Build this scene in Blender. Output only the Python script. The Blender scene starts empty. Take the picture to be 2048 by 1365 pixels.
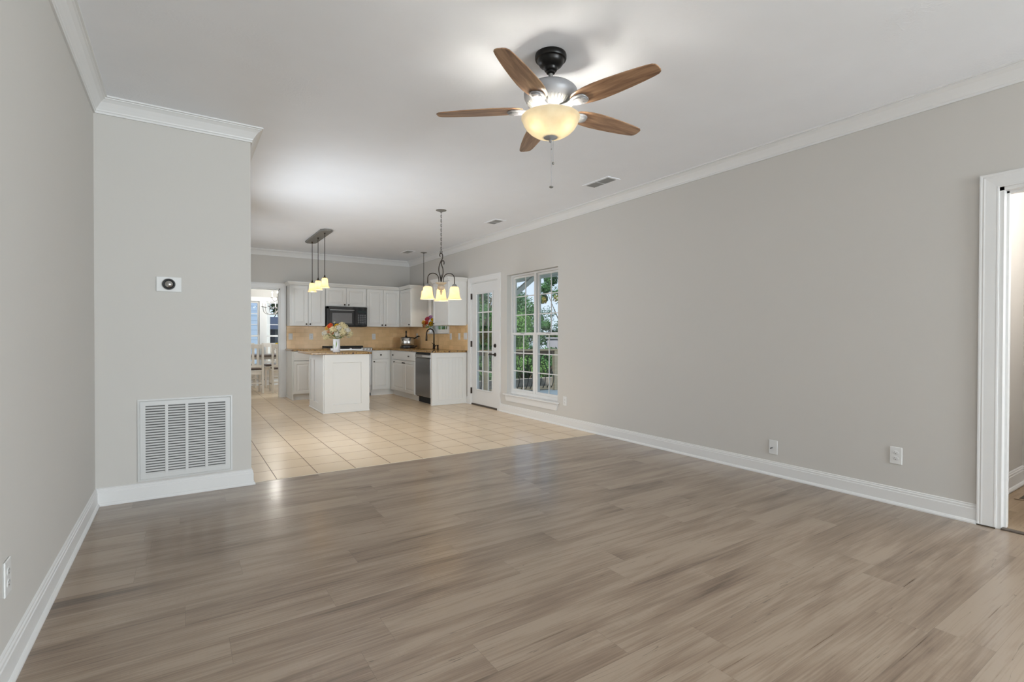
import bpy, math, random
from mathutils import Vector, Matrix
PI = math.pi
SC = bpy.context.scene
C = SC.collection
R = math.radians

# ------------------------------------------------------------------ camera
YAW, PITCH, ROLL, FPX, CAMZ = R(33.377), R(0.5203), R(0.11845), 1001.6, 1.148
fw = Vector((math.sin(YAW)*math.cos(PITCH), math.cos(YAW)*math.cos(PITCH), -math.sin(PITCH)))
rt = Vector((math.cos(YAW), -math.sin(YAW), 0)); up = rt.cross(fw)
rt2 = math.cos(ROLL)*rt + math.sin(ROLL)*up
up2 = -math.sin(ROLL)*rt + math.cos(ROLL)*up
cd = bpy.data.cameras.new('camera'); cam = bpy.data.objects.new('camera', cd); C.objects.link(cam)
cd.sensor_width = 36; cd.sensor_fit = 'HORIZONTAL'; cd.lens = FPX/2048*36; cd.clip_start = .02; cd.clip_end = 300
M = Matrix.Identity(4)
for i in range(3):
    M[i][0] = rt2[i]; M[i][1] = up2[i]; M[i][2] = -fw[i]
M[2][3] = CAMZ
cam.matrix_world = M
SC.camera = cam

# ------------------------------------------------------------------ view, world, sun, added fill lamps
SC.view_settings.view_transform = 'Standard'
SC.view_settings.look = 'None'
SC.view_settings.gamma = 1
SC.view_settings.use_curve_mapping = False
SC.view_settings.exposure = 0.10
SC.cycles.max_bounces = 10
SC.cycles.diffuse_bounces = 6
SC.cycles.glossy_bounces = 4
SC.cycles.transmission_bounces = 6
SC.cycles.transparent_max_bounces = 24
SC.cycles.sample_clamp_indirect = 4
SC.cycles.caustics_reflective = False
SC.cycles.caustics_refractive = False
SC.cycles.use_denoising = True
w = bpy.data.worlds.new('sky'); SC.world = w; w.use_nodes = True
nt = w.node_tree; bg = nt.nodes['Background']
tc = nt.nodes.new('ShaderNodeTexCoord'); sp = nt.nodes.new('ShaderNodeSeparateXYZ'); cr = nt.nodes.new('ShaderNodeValToRGB')
nt.links.new(tc.outputs['Generated'], sp.inputs[0]); nt.links.new(sp.outputs['Z'], cr.inputs[0]); nt.links.new(cr.outputs[0], bg.inputs[0])
cr.color_ramp.elements[0].position = 0.0; cr.color_ramp.elements[0].color = (.66, .76, .88, 1)
cr.color_ramp.elements[1].position = 0.6; cr.color_ramp.elements[1].color = (.38, .54, .86, 1)
bg.inputs[1].default_value = 1.25

def light(name, kind, loc, energy, color=(1, 1, 1), size=None, aim=None, parent=None, **kw):
    d = bpy.data.lights.new(name, kind); d.energy = energy; d.color = color
    o = bpy.data.objects.new(name, d); C.objects.link(o); o.location = loc
    if kind == 'AREA':
        d.shape = 'RECTANGLE'; d.size, d.size_y = size
    elif kind == 'POINT' and size: d.shadow_soft_size = size
    elif kind == 'SUN': d.angle = R(2)
    if aim is not None:
        o.rotation_euler = Vector(aim).to_track_quat('-Z', 'Y').to_euler()
    if parent is not None:
        o.parent = parent
    return o

light('sun', 'SUN', (-5, -5, 12), 6.5, (1, .96, .88), aim=(.55, .45, -.75))
# added fill lamps, unseen, set outside invented windows and openings
FILL_COL = (.86, .93, 1); XR_ = 4.086
light('window_daylight', 'AREA', (.75, -5.25, 1.4), 40, FILL_COL, (1.5, 1.3), (0, 1, .3))
light('window_daylight', 'AREA', (2.95, -5.25, 1.4), 410, FILL_COL, (1.5, 1.3), (-.5, 1, .22))
light('kitchen_side_daylight', 'AREA', (.1, 5.75, 1.3), 56, FILL_COL, (1.5, 1.3), (1, -.6, .02))
light('far_side_daylight', 'AREA', (.1, 8.15, 1.3), 21, FILL_COL, (1.5, 1.3), (1, .3, .25))
light('rear_right_daylight', 'AREA', (XR_+.35, -3.6, 1.4), 320, FILL_COL, (1.5, 1.4), (-1, .5, .35))
light('dining_daylight', 'AREA', (4.45, 11.6, 1.5), 125, FILL_COL, (1.6, 1.5), (-1, 0, 0))
light('hall_ceiling_light', 'POINT', (5.0, .2, 2.3), 38, (1, .97, .94), .12)

# ------------------------------------------------------------------ materials
def lin(c):
    return tuple(((v/255)/12.92 if v/255 <= .04045 else ((v/255+.055)/1.055)**2.4) for v in c)
def mat(name, rgb, rough=.5, metal=0, spec=.5, noise=None, bump=None, coat=0, emis=None):
    """rgb linear; noise=(scale, amount, (sx,sy,sz)) ; bump=(scale, strength, dist)"""
    m = bpy.data.materials.new(name); m.use_nodes = True
    n = m.node_tree.nodes; L = m.node_tree.links; b = n['Principled BSDF']
    b.inputs['Base Color'].default_value = (*rgb, 1); b.inputs['Roughness'].default_value = rough
    b.inputs['Metallic'].default_value = metal; b.inputs['Specular IOR Level'].default_value = spec
    b.inputs['Coat Weight'].default_value = coat
    if emis: b.inputs['Emission Color'].default_value = (*emis[0], 1); b.inputs['Emission Strength'].default_value = emis[1]
    t = n.new('ShaderNodeTexCoord')
    sc, am, st = noise or (3.0, .03, (1, 1, 1))
    mp = n.new('ShaderNodeMapping'); mp.inputs['Scale'].default_value = st
    nz = n.new('ShaderNodeTexNoise'); nz.inputs['Scale'].default_value = sc; nz.inputs['Detail'].default_value = 4
    L.new(t.outputs['Object'], mp.inputs[0]); L.new(mp.outputs[0], nz.inputs['Vector'])
    mx = n.new('ShaderNodeMix'); mx.data_type = 'RGBA'
    mx.inputs['A'].default_value = (*[v*(1-am) for v in rgb], 1); mx.inputs['B'].default_value = (*[min(1, v*(1+am)) for v in rgb], 1)
    L.new(nz.outputs['Fac'], mx.inputs['Factor']); L.new(mx.outputs['Result'], b.inputs['Base Color'])
    if bump:
        n2 = n.new('ShaderNodeTexNoise'); n2.inputs['Scale'].default_value = bump[0]; n2.inputs['Detail'].default_value = 6
        L.new(t.outputs['Object'], n2.inputs['Vector'])
        bp = n.new('ShaderNodeBump'); bp.inputs['Strength'].default_value = bump[1]; bp.inputs['Distance'].default_value = bump[2]
        L.new(n2.outputs['Fac'], bp.inputs['Height']); L.new(bp.outputs[0], b.inputs['Normal'])
    return m
MT = {}
MT['wall'] = mat('greige_wall_paint', (.555, .535, .503), .75, spec=.25, noise=(1.2, .015, (1, 1, 1)), bump=(220, .06, .002))
MT['ceil'] = mat('ceiling_paint', (.84, .855, .885), .8, spec=.2)
MT['trim'] = mat('white_trim_paint', (.70, .695, .685), .38, noise=(4, .015, (1, 1, 1)))
MT['cab'] = mat('white_cabinet_paint', (.70, .69, .665), .42, noise=(3, .015, (1, 1, 1)))
MT['black'] = mat('oil_rubbed_black', (.012, .011, .010), .35, metal=.6)
MT['bronze'] = mat('dark_bronze', (.035, .026, .020), .35, metal=.8, noise=(30, .2, (1, 1, 1)))
MT['steel'] = mat('brushed_stainless', (.50, .49, .48), .28, metal=1, noise=(4, .06, (1, 1, 60)))
MT['dwsteel'] = mat('dishwasher_stainless', (.36, .35, .34), .30, metal=1, noise=(4, .08, (60, 60, 1)))
MT['pewter'] = mat('pewter_grey_metal', (.34, .34, .35), .5, metal=.35, noise=(40, .06, (1, 1, 1)))
MT['gcan'] = mat('weathered_grey_canopy', (.22, .215, .20), .55, metal=.3, noise=(60, .25, (1, 1, 1)))
MT['glassblk'] = mat('black_glass', (.012, .011, .012), .06, spec=.7, coat=.5)
MT['screen'] = mat('oven_door_screen', (.16, .155, .155), .16, noise=(200, .2, (1, 1, 1)))
MT['plastic'] = mat('white_plastic', (.68, .68, .67), .35)
MT['dark'] = mat('dark_void', (.02, .02, .02), .8)
MT['grille'] = mat('grille_white_enamel', (.60, .60, .59), .4)
MT['ventgrey'] = mat('vent_louvre_grey', (.30, .30, .29), .55); MT['duct'] = mat('duct_grey', (.13, .13, .125), .8)
MT['chair'] = mat('pale_whitewashed_wood', (.66, .61, .55), .55, noise=(6, .12, (8, 8, 1)))
MT['cush'] = mat('brown_seat_cushion', (.085, .055, .042), .9)
MT['table'] = mat('dark_table_wood', (.10, .07, .055), .4, noise=(6, .3, (1, 12, 12)))
MT['chrome'] = mat('nickel', (.55, .54, .52), .2, metal=1); MT['nickel2'] = mat('aged_nickel', (.30, .29, .27), .38, metal=.8)
MT['candle'] = mat('white_candle_sleeve', (.85, .84, .8), .5)
MT['deckwood'] = mat('treated_pine', (.66, .50, .31), .75, noise=(5, .25, (1, 1, 12)))
MT['deckfloor'] = mat('weathered_deck_boards', (.78, .80, .74), .8, noise=(4, .15, (1, 20, 1)))
MT['iron'] = mat('black_iron', (.012, .013, .014), .5)
MT['soffit'] = mat('porch_soffit_paint', (.60, .60, .60), .7)
MT['bark'] = mat('tree_bark', (.11, .085, .06), .9, noise=(6, .4, (4, 4, 1)))
MT['ground'] = mat('lawn', (.08, .16, .05), .95, noise=(.8, .5, (1, 1, 1)))
MT['conc'] = mat('stone_retaining_wall', (.22, .19, .165), .85, noise=(6, .55, (1, 1, 2)))
MT['nbgrey'] = mat('grey_siding', (.24, .235, .27), .8, noise=(2, .08, (1, 1, 20)))
MT['potgreen'] = mat('leaf_green', (.12, .25, .06), .6)
MT['stem'] = mat('stem_green', (.16, .30, .08), .6)
MT['porcelain'] = mat('white_porcelain', (.78, .78, .80), .2)
MT['greenpaint'] = mat('green_leaf_print', (.16, .28, .04), .4)
MT['threshold'] = mat('dark_bronze_threshold', (.10, .08, .065), .5, metal=.3)
MT['register'] = mat('brown_floor_register', (.10, .085, .06), .5, metal=.3)
MT['slot'] = mat('outlet_slot_dark', (.05, .05, .05), .6)
MT['scuff'] = mat('gap_under_casing', (.06, .045, .03), .9)

def glass():
    m = bpy.data.materials.new('window_glass'); m.use_nodes = True; n = m.node_tree.nodes; L = m.node_tree.links
    n.remove(n['Principled BSDF']); o = n['Material Output']
    tr = n.new('ShaderNodeBsdfTransparent'); gl = n.new('ShaderNodeBsdfGlossy'); gl.inputs['Roughness'].default_value = .01
    tr.inputs[0].default_value = (.97, .985, .975, 1)
    lw = n.new('ShaderNodeLayerWeight'); lw.inputs[0].default_value = .5
    p = n.new('ShaderNodeMath'); p.operation = 'POWER'; p.inputs[1].default_value = 4
    a = n.new('ShaderNodeMath'); a.operation = 'MULTIPLY_ADD'; a.inputs[1].default_value = .8; a.inputs[2].default_value = .035
    mx = n.new('ShaderNodeMixShader')
    L.new(lw.outputs['Facing'], p.inputs[0]); L.new(p.outputs[0], a.inputs[0]); L.new(a.outputs[0], mx.inputs[0])
    L.new(tr.outputs[0], mx.inputs[1]); L.new(gl.outputs[0], mx.inputs[2]); L.new(mx.outputs[0], o.inputs[0])
    return m
MT['glass'] = glass()

def shade_mat(name, col, emis, estr, opac=.45):
    m = bpy.data.materials.new(name); m.use_nodes = True; n = m.node_tree.nodes; L = m.node_tree.links
    n.remove(n['Principled BSDF']); o = n['Material Output']
    tr = n.new('ShaderNodeBsdfTranslucent'); df = n.new('ShaderNodeBsdfDiffuse'); em = n.new('ShaderNodeEmission')
    nz = n.new('ShaderNodeTexNoise'); nz.inputs['Scale'].default_value = 18; nz.inputs['Detail'].default_value = 4
    t = n.new('ShaderNodeTexCoord'); L.new(t.outputs['Object'], nz.inputs['Vector'])
    mc = n.new('ShaderNodeMix'); mc.data_type = 'RGBA'; mc.inputs['A'].default_value = (col[0]*.86, col[1]*.76, col[2]*.62, 1); mc.inputs['B'].default_value = (*[min(1, c*1.08) for c in col], 1)
    L.new(nz.outputs['Fac'], mc.inputs['Factor']); L.new(mc.outputs['Result'], tr.inputs[0]); L.new(mc.outputs['Result'], df.inputs[0])
    em.inputs[0].default_value = (*emis, 1); em.inputs[1].default_value = estr
    mx = n.new('ShaderNodeMixShader'); mx.inputs[0].default_value = opac
    ad = n.new('ShaderNodeAddShader')
    L.new(tr.outputs[0], mx.inputs[1]); L.new(df.outputs[0], mx.inputs[2]); L.new(mx.outputs[0], ad.inputs[0]); L.new(em.outputs[0], ad.inputs[1]); L.new(ad.outputs[0], o.inputs[0])
    return m
MT['shade'] = shade_mat('amber_glass_shade', (.95, .85, .64), (1, .82, .55), .28, .3)
MT['bowl'] = shade_mat('cream_alabaster_glass', (.56, .535, .45), (1, .93, .78), .17, .25)
MT['bulb'] = mat('lit_bulb', (1, .95, .85), .4, emis=((1, .85, .6), 14))
MT['flame'] = mat('lit_candle_bulb', (1, .95, .85), .4, emis=((1, .92, .8), 10))

def math_(n, L, op, a, b=None, c=None):
    x = n.new('ShaderNodeMath'); x.operation = op
    for i, v in enumerate((a, b, c)):
        if v is None: continue
        if isinstance(v, (int, float)): x.inputs[i].default_value = v
        else: L.new(v, x.inputs[i])
    return x.outputs[0]

def plank_mat(name, cols, W=.181, LEN=1.22, rough=.30, bumpk=1.0, gap=.0012, coat=.42):
    """planks along X; every plank gets its own tone and grain offset"""
    m = bpy.data.materials.new(name); m.use_nodes = True; n = m.node_tree.nodes; L = m.node_tree.links; b = n['Principled BSDF']
    t = n.new('ShaderNodeTexCoord'); s = n.new('ShaderNodeSeparateXYZ'); L.new(t.outputs['Object'], s.inputs[0])
    X, Y = s.outputs['X'], s.outputs['Y']
    yv = math_(n, L, 'DIVIDE', Y, W); row = math_(n, L, 'FLOOR', yv); fy = math_(n, L, 'FRACT', yv)
    wn = n.new('ShaderNodeTexWhiteNoise'); wn.noise_dimensions = '1D'; L.new(row, wn.inputs['W'])
    xo = math_(n, L, 'MULTIPLY_ADD', wn.outputs['Value'], LEN*5, X)
    xv = math_(n, L, 'DIVIDE', xo, LEN); col = math_(n, L, 'FLOOR', xv); fx = math_(n, L, 'FRACT', xv)
    cb = n.new('ShaderNodeCombineXYZ'); L.new(row, cb.inputs[0]); L.new(col, cb.inputs[1])
    w2 = n.new('ShaderNodeTexWhiteNoise'); w2.noise_dimensions = '2D'; L.new(cb.outputs[0], w2.inputs['Vector'])
    pr = w2.outputs['Value']
    # grain coordinates, offset per plank
    gx = math_(n, L, 'MULTIPLY', X, 1.0); gy = math_(n, L, 'MULTIPLY', Y, 9.0)
    gz = math_(n, L, 'MULTIPLY', pr, 37.0)
    g = n.new('ShaderNodeCombineXYZ'); L.new(gx, g.inputs[0]); L.new(gy, g.inputs[1]); L.new(gz, g.inputs[2])
    n1 = n.new('ShaderNodeTexNoise'); n1.inputs['Scale'].default_value = 1.5; n1.inputs['Detail'].default_value = 7; n1.inputs['Roughness'].default_value = .62; n1.inputs['Distortion'].default_value = .5
    L.new(g.outputs[0], n1.inputs['Vector'])
    gy2 = math_(n, L, 'MULTIPLY', Y, 34.0)
    g2 = n.new('ShaderNodeCombineXYZ'); L.new(math_(n, L, 'MULTIPLY', X, .55), g2.inputs[0]); L.new(gy2, g2.inputs[1]); L.new(gz, g2.inputs[2])
    n2 = n.new('ShaderNodeTexNoise'); n2.inputs['Scale'].default_value = 4; n2.inputs['Detail'].default_value = 5; L.new(g2.outputs[0], n2.inputs['Vector'])
    # saw marks across the plank
    sx = math_(n, L, 'MULTIPLY', X, 70.0)
    g3 = n.new('ShaderNodeCombineXYZ'); L.new(sx, g3.inputs[0]); L.new(math_(n, L, 'MULTIPLY', Y, 5.0), g3.inputs[1]); L.new(gz, g3.inputs[2])
    n3 = n.new('ShaderNodeTexNoise'); n3.inputs['Scale'].default_value = 1.6; n3.inputs['Detail'].default_value = 2; L.new(g3.outputs[0], n3.inputs['Vector'])
    # broad blotches
    n4 = n.new('ShaderNodeTexNoise'); n4.inputs['Scale'].default_value = 1.1; n4.inputs['Detail'].default_value = 3
    g4 = n.new('ShaderNodeCombineXYZ'); L.new(X, g4.inputs[0]); L.new(math_(n, L, 'MULTIPLY', Y, 3.0), g4.inputs[1]); L.new(gz, g4.inputs[2]); L.new(g4.outputs[0], n4.inputs['Vector'])
    v = math_(n, L, 'MULTIPLY', n1.outputs['Fac'], .50)
    v = math_(n, L, 'MULTIPLY_ADD', n2.outputs['Fac'], .30, v)
    v = math_(n, L, 'ADD', v, -.015)
    mk = math_(n, L, 'MULTIPLY', math_(n, L, 'MAXIMUM', math_(n, L, 'MULTIPLY_ADD', n1.outputs['Fac'], 6, -3.2), .0), .16)
    mk = math_(n, L, 'MINIMUM', mk, .2)
    v = math_(n, L, 'ADD', math_(n, L, 'MULTIPLY', math_(n, L, 'SUBTRACT', n3.outputs['Fac'], .5), mk), v)
    v = math_(n, L, 'ADD', v, .03)
    v = math_(n, L, 'MULTIPLY_ADD', n4.outputs['Fac'], .36, v)
    v = math_(n, L, 'MULTIPLY_ADD', pr, .085, v)
    v = math_(n, L, 'ADD', v, -.016)
    r = n.new('ShaderNodeValToRGB'); e = r.color_ramp.elements
    e[0].position = .445; e[0].color = (*cols[0], 1); e[1].position = .69; e[1].color = (*cols[-1], 1)
    for i, c in enumerate(cols[1:-1]):
        q = e.new(.445 + .245*(i+1)/(len(cols)-1)); q.color = (*c, 1)
    L.new(v, r.inputs[0])
    # dark cracks along the grain
    wv = n.new('ShaderNodeTexNoise'); wv.inputs['Scale'].default_value = 1.0; wv.inputs['Detail'].default_value = 3; wv.inputs['Distortion'].default_value = .0
    g5 = n.new('ShaderNodeCombineXYZ'); L.new(math_(n, L, 'MULTIPLY', X, .55), g5.inputs[0]); L.new(math_(n, L, 'MULTIPLY', Y, 17.0), g5.inputs[1]); L.new(math_(n, L, 'ADD', gz, 9.3), g5.inputs[2]); L.new(g5.outputs[0], wv.inputs['Vector'])
    ck = math_(n, L, 'ABSOLUTE', math_(n, L, 'SUBTRACT', wv.outputs['Fac'], .62))
    ck = math_(n, L, 'MULTIPLY', math_(n, L, 'LESS_THAN', ck, .0022), math_(n, L, 'GREATER_THAN', n4.outputs['Fac'], .47))
    # seams
    e1 = math_(n, L, 'LESS_THAN', fy, gap/W); e3 = math_(n, L, 'LESS_THAN', fx, gap/LEN)
    sm = math_(n, L, 'MAXIMUM', e1, e3)
    dk = math_(n, L, 'MAXIMUM', math_(n, L, 'MULTIPLY', sm, .42), math_(n, L, 'MULTIPLY', ck, .45))
    mx = n.new('ShaderNodeMix'); mx.data_type = 'RGBA'; mx.inputs['B'].default_value = (*[c*.35 for c in cols[0]], 1)
    L.new(dk, mx.inputs['Factor']); L.new(r.outputs[0], mx.inputs['A']); L.new(mx.outputs['Result'], b.inputs['Base Color'])
    h = math_(n, L, 'MULTIPLY_ADD', n2.outputs['Fac'], .5, math_(n, L, 'MULTIPLY', n3.outputs['Fac'], .35))
    h = math_(n, L, 'SUBTRACT', h, math_(n, L, 'MULTIPLY', sm, 1.2))
    bp = n.new('ShaderNodeBump'); bp.inputs['Strength'].default_value = .16*bumpk; bp.inputs['Distance'].default_value = .003
    L.new(h, bp.inputs['Height']); L.new(bp.outputs[0], b.inputs['Normal'])
    rg = math_(n, L, 'MULTIPLY_ADD', n2.outputs['Fac'], .12, rough-.06); L.new(rg, b.inputs['Roughness'])
    b.inputs['Specular IOR Level'].default_value = .5; b.inputs['Coat Weight'].default_value = coat; b.inputs['Coat Roughness'].default_value = .17
    return m
MT['floor'] = plank_mat('grey_brown_vinyl_planks', [(.100, .064, .040), (.190, .131, .088), (.255, .184, .129), (.325, .248, .182)])
MT['hallfloor'] = plank_mat('tan_hall_wood', [(.17, .115, .065), (.25, .175, .105), (.33, .24, .155)], W=.12, LEN=.9, rough=.4, coat=.05)

def tile_mat(name, base, grout, x0, y0, s, gw=.004, axes='XY', sy=None, stagger=False, rough=.2, var=.1, spec=.5, coat=0):
    m = bpy.data.materials.new(name); m.use_nodes = True; n = m.node_tree.nodes; L = m.node_tree.links; b = n['Principled BSDF']
    t = n.new('ShaderNodeTexCoord'); s_ = n.new('ShaderNodeSeparateXYZ'); L.new(t.outputs['Object'], s_.inputs[0])
    A, B = s_.outputs[axes[0]], s_.outputs[axes[1]]; sy = sy or s
    bv = math_(n, L, 'DIVIDE', math_(n, L, 'SUBTRACT', B, y0), sy); row = math_(n, L, 'FLOOR', bv); fb = math_(n, L, 'FRACT', bv)
    av = math_(n, L, 'DIVIDE', math_(n, L, 'SUBTRACT', A, x0), s)
    if stagger: av = math_(n, L, 'MULTIPLY_ADD', row, .5, av)
    col = math_(n, L, 'FLOOR', av); fa = math_(n, L, 'FRACT', av)
    g = math_(n, L, 'MAXIMUM', math_(n, L, 'LESS_THAN', fa, gw/s), math_(n, L, 'LESS_THAN', fb, gw/sy))
    cb = n.new('ShaderNodeCombineXYZ'); L.new(row, cb.inputs[0]); L.new(col, cb.inputs[1])
    w2 = n.new('ShaderNodeTexWhiteNoise'); w2.noise_dimensions = '2D'; L.new(cb.outputs[0], w2.inputs['Vector'])
    nz = n.new('ShaderNodeTexNoise'); nz.inputs['Scale'].default_value = 5; nz.inputs['Detail'].default_value = 5; L.new(t.outputs['Object'], nz.inputs['Vector'])
    f = math_(n, L, 'MULTIPLY_ADD', nz.outputs['Fac'], .6, math_(n, L, 'MULTIPLY', w2.outputs['Value'], .4))
    mx = n.new('ShaderNodeMix'); mx.data_type = 'RGBA'
    mx.inputs['A'].default_value = (base[0]*(1-var), base[1]*(1-var*1.2), base[2]*(1-var*1.8), 1); mx.inputs['B'].default_value = (*[min(1, c*(1+var)) for c in base], 1)
    L.new(f, mx.inputs['Factor'])
    m2 = n.new('ShaderNodeMix'); m2.data_type = 'RGBA'; m2.inputs['B'].default_value = (*grout, 1)
    L.new(g, m2.inputs['Factor']); L.new(mx.outputs['Result'], m2.inputs['A']); L.new(m2.outputs['Result'], b.inputs['Base Color'])
    bp = n.new('ShaderNodeBump'); bp.inputs['Strength'].default_value = .4; bp.inputs['Distance'].default_value = .002
    L.new(math_(n, L, 'SUBTRACT', math_(n, L, 'MULTIPLY', nz.outputs['Fac'], .25), g), bp.inputs['Height']); L.new(bp.outputs[0], b.inputs['Normal'])
    L.new(math_(n, L, 'MULTIPLY_ADD', g, .5, rough), b.inputs['Roughness']); b.inputs['Specular IOR Level'].default_value = spec
    b.inputs['Coat Weight'].default_value = coat
    return m
MT['tile'] = tile_mat('cream_floor_tile', (.68, .535, .38), (.11, .065, .035), .941-.3137*10, 4.68-.3137*10, .3137, .006, rough=.24, var=.07)
MT['bsx'] = tile_mat('tan_stone_backsplash', (.76, .525, .285), (.65, .44, .24), 1.64, .905, .153, .003, 'XZ', .0765, True, .3, .20)
MT['bsy'] = tile_mat('tan_stone_backsplash_side', (.76, .525, .285), (.65, .44, .24), 7.5, .905, .153, .003, 'YZ', .0765, True, .3, .20)

def granite():
    m = bpy.data.materials.new('brown_gold_granite'); m.use_nodes = True; n = m.node_tree.nodes; L = m.node_tree.links; b = n['Principled BSDF']
    t = n.new('ShaderNodeTexCoord')
    n1 = n.new('ShaderNodeTexNoise'); n1.inputs['Scale'].default_value = 38; n1.inputs['Detail'].default_value = 5; n1.inputs['Roughness'].default_value = .7
    v = n.new('ShaderNodeTexVoronoi'); v.inputs['Scale'].default_value = 75
    for x in (n1, v): L.new(t.outputs['Object'], x.inputs['Vector'])
    f = math_(n, L, 'MULTIPLY_ADD', v.outputs['Distance'], .25, n1.outputs['Fac'])
    r = n.new('ShaderNodeValToRGB'); e = r.color_ramp.elements
    e[0].position = .46; e[0].color = (.018, .012, .009, 1); e[1].position = .85; e[1].color = (.60, .46, .24, 1)
    for p, c in ((.53, (.07, .035, .015, 1)), (.59, (.26, .14, .045, 1)), (.66, (.44, .27, .09, 1)), (.75, (.20, .10, .04, 1))): q = e.new(p); q.color = c
    L.new(f, r.inputs[0]); L.new(r.outputs[0], b.inputs['Base Color']); b.inputs['Roughness'].default_value = .14
    return m
MT['granite'] = granite()

def ceiling_mat():
    m = MT['ceil']; n = m.node_tree.nodes; L = m.node_tree.links; b = n['Principled BSDF']
    t = n.new('ShaderNodeTexCoord')
    big = n.new('ShaderNodeTexNoise'); big.inputs['Scale'].default_value = 2.2; big.inputs['Detail'].default_value = 2
    fine = n.new('ShaderNodeTexNoise'); fine.inputs['Scale'].default_value = 26; fine.inputs['Detail'].default_value = 5; fine.inputs['Distortion'].default_value = 2.2
    for x in (big, fine): L.new(t.outputs['Object'], x.inputs['Vector'])
    mask = math_(n, L, 'SMOOTH_MIN', math_(n, L, 'MAXIMUM', math_(n, L, 'MULTIPLY_ADD', big.outputs['Fac'], 5, -2.4), .08), 1.0, .1)
    bp = n.new('ShaderNodeBump'); bp.inputs['Strength'].default_value = .6; bp.inputs['Distance'].default_value = .004
    L.new(math_(n, L, 'MULTIPLY', mask, fine.outputs['Fac']), bp.inputs['Height']); L.new(bp.outputs[0], b.inputs['Normal'])
ceiling_mat()

def blade_mat():
    m = bpy.data.materials.new('walnut_fan_blade'); m.use_nodes = True; n = m.node_tree.nodes; L = m.node_tree.links; b = n['Principled BSDF']
    t = n.new('ShaderNodeTexCoord'); mp = n.new('ShaderNodeMapping'); mp.inputs['Scale'].default_value = (3, 26, 3); L.new(t.outputs['Object'], mp.inputs[0])
    nz = n.new('ShaderNodeTexNoise'); nz.inputs['Scale'].default_value = 1.6; nz.inputs['Detail'].default_value = 6; nz.inputs['Distortion'].default_value = .8; L.new(mp.outputs[0], nz.inputs['Vector'])
    r = n.new('ShaderNodeValToRGB'); e = r.color_ramp.elements; e[0].position = .32; e[0].color = (.17, .085, .042, 1); e[1].position = .72; e[1].color = (.44, .27, .155, 1)
    q = e.new(.5); q.color = (.30, .165, .088, 1)
    L.new(nz.outputs['Fac'], r.inputs[0]); L.new(r.outputs[0], b.inputs['Base Color']); b.inputs['Roughness'].default_value = .42; b.inputs['Coat Weight'].default_value = .35; b.inputs['Coat Roughness'].default_value = .35
    return m
MT['blade'] = blade_mat()

def leaf_mat(name, c1, c2):
    m = bpy.data.materials.new(name); m.use_nodes = True; n = m.node_tree.nodes; L = m.node_tree.links
    n.remove(n['Principled BSDF']); o = n['Material Output']
    t = n.new('ShaderNodeTexCoord'); nz = n.new('ShaderNodeTexNoise'); nz.inputs['Scale'].default_value = 3; nz.inputs['Detail'].default_value = 3; L.new(t.outputs['Object'], nz.inputs['Vector'])
    mx = n.new('ShaderNodeMix'); mx.data_type = 'RGBA'; mx.inputs['A'].default_value = (*c1, 1); mx.inputs['B'].default_value = (*c2, 1); L.new(nz.outputs['Fac'], mx.inputs['Factor'])
    d = n.new('ShaderNodeBsdfDiffuse'); tr = n.new('ShaderNodeBsdfTranslucent'); ms = n.new('ShaderNodeMixShader'); ms.inputs[0].default_value = .35
    L.new(mx.outputs['Result'], d.inputs[0]); L.new(mx.outputs['Result'], tr.inputs[0]); L.new(d.outputs[0], ms.inputs[1]); L.new(tr.outputs[0], ms.inputs[2]); L.new(ms.outputs[0], o.inputs[0])
    return m
MT['leafA'] = leaf_mat('maple_leaves', (.04, .115, .055), (.11, .24, .085))
MT['leafB'] = leaf_mat('bright_green_leaves', (.07, .175, .06), (.21, .36, .12))
MT['leafC'] = leaf_mat('deep_green_leaves', (.03, .085, .055), (.07, .165, .085))

def siding_mat():
    m = bpy.data.materials.new('blue_lap_siding'); m.use_nodes = True; n = m.node_tree.nodes; L = m.node_tree.links; b = n['Principled BSDF']
    t = n.new('ShaderNodeTexCoord'); s = n.new('ShaderNodeSeparateXYZ'); L.new(t.outputs['Object'], s.inputs[0])
    f = math_(n, L, 'FRACT', math_(n, L, 'DIVIDE', s.outputs['Z'], .13))
    r = n.new('ShaderNodeValToRGB'); e = r.color_ramp.elements; e[0].position = 0; e[0].color = (.16, .22, .34, 1); e[1].position = .12; e[1].color = (.42, .54, .74, 1)
    L.new(f, r.inputs[0]); L.new(r.outputs[0], b.inputs['Base Color']); b.inputs['Roughness'].default_value = .7
    bp = n.new('ShaderNodeBump'); bp.inputs['Distance'].default_value = .02; L.new(f, bp.inputs['Height']); L.new(bp.outputs[0], b.inputs['Normal'])
    return m
MT['siding'] = siding_mat()

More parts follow.
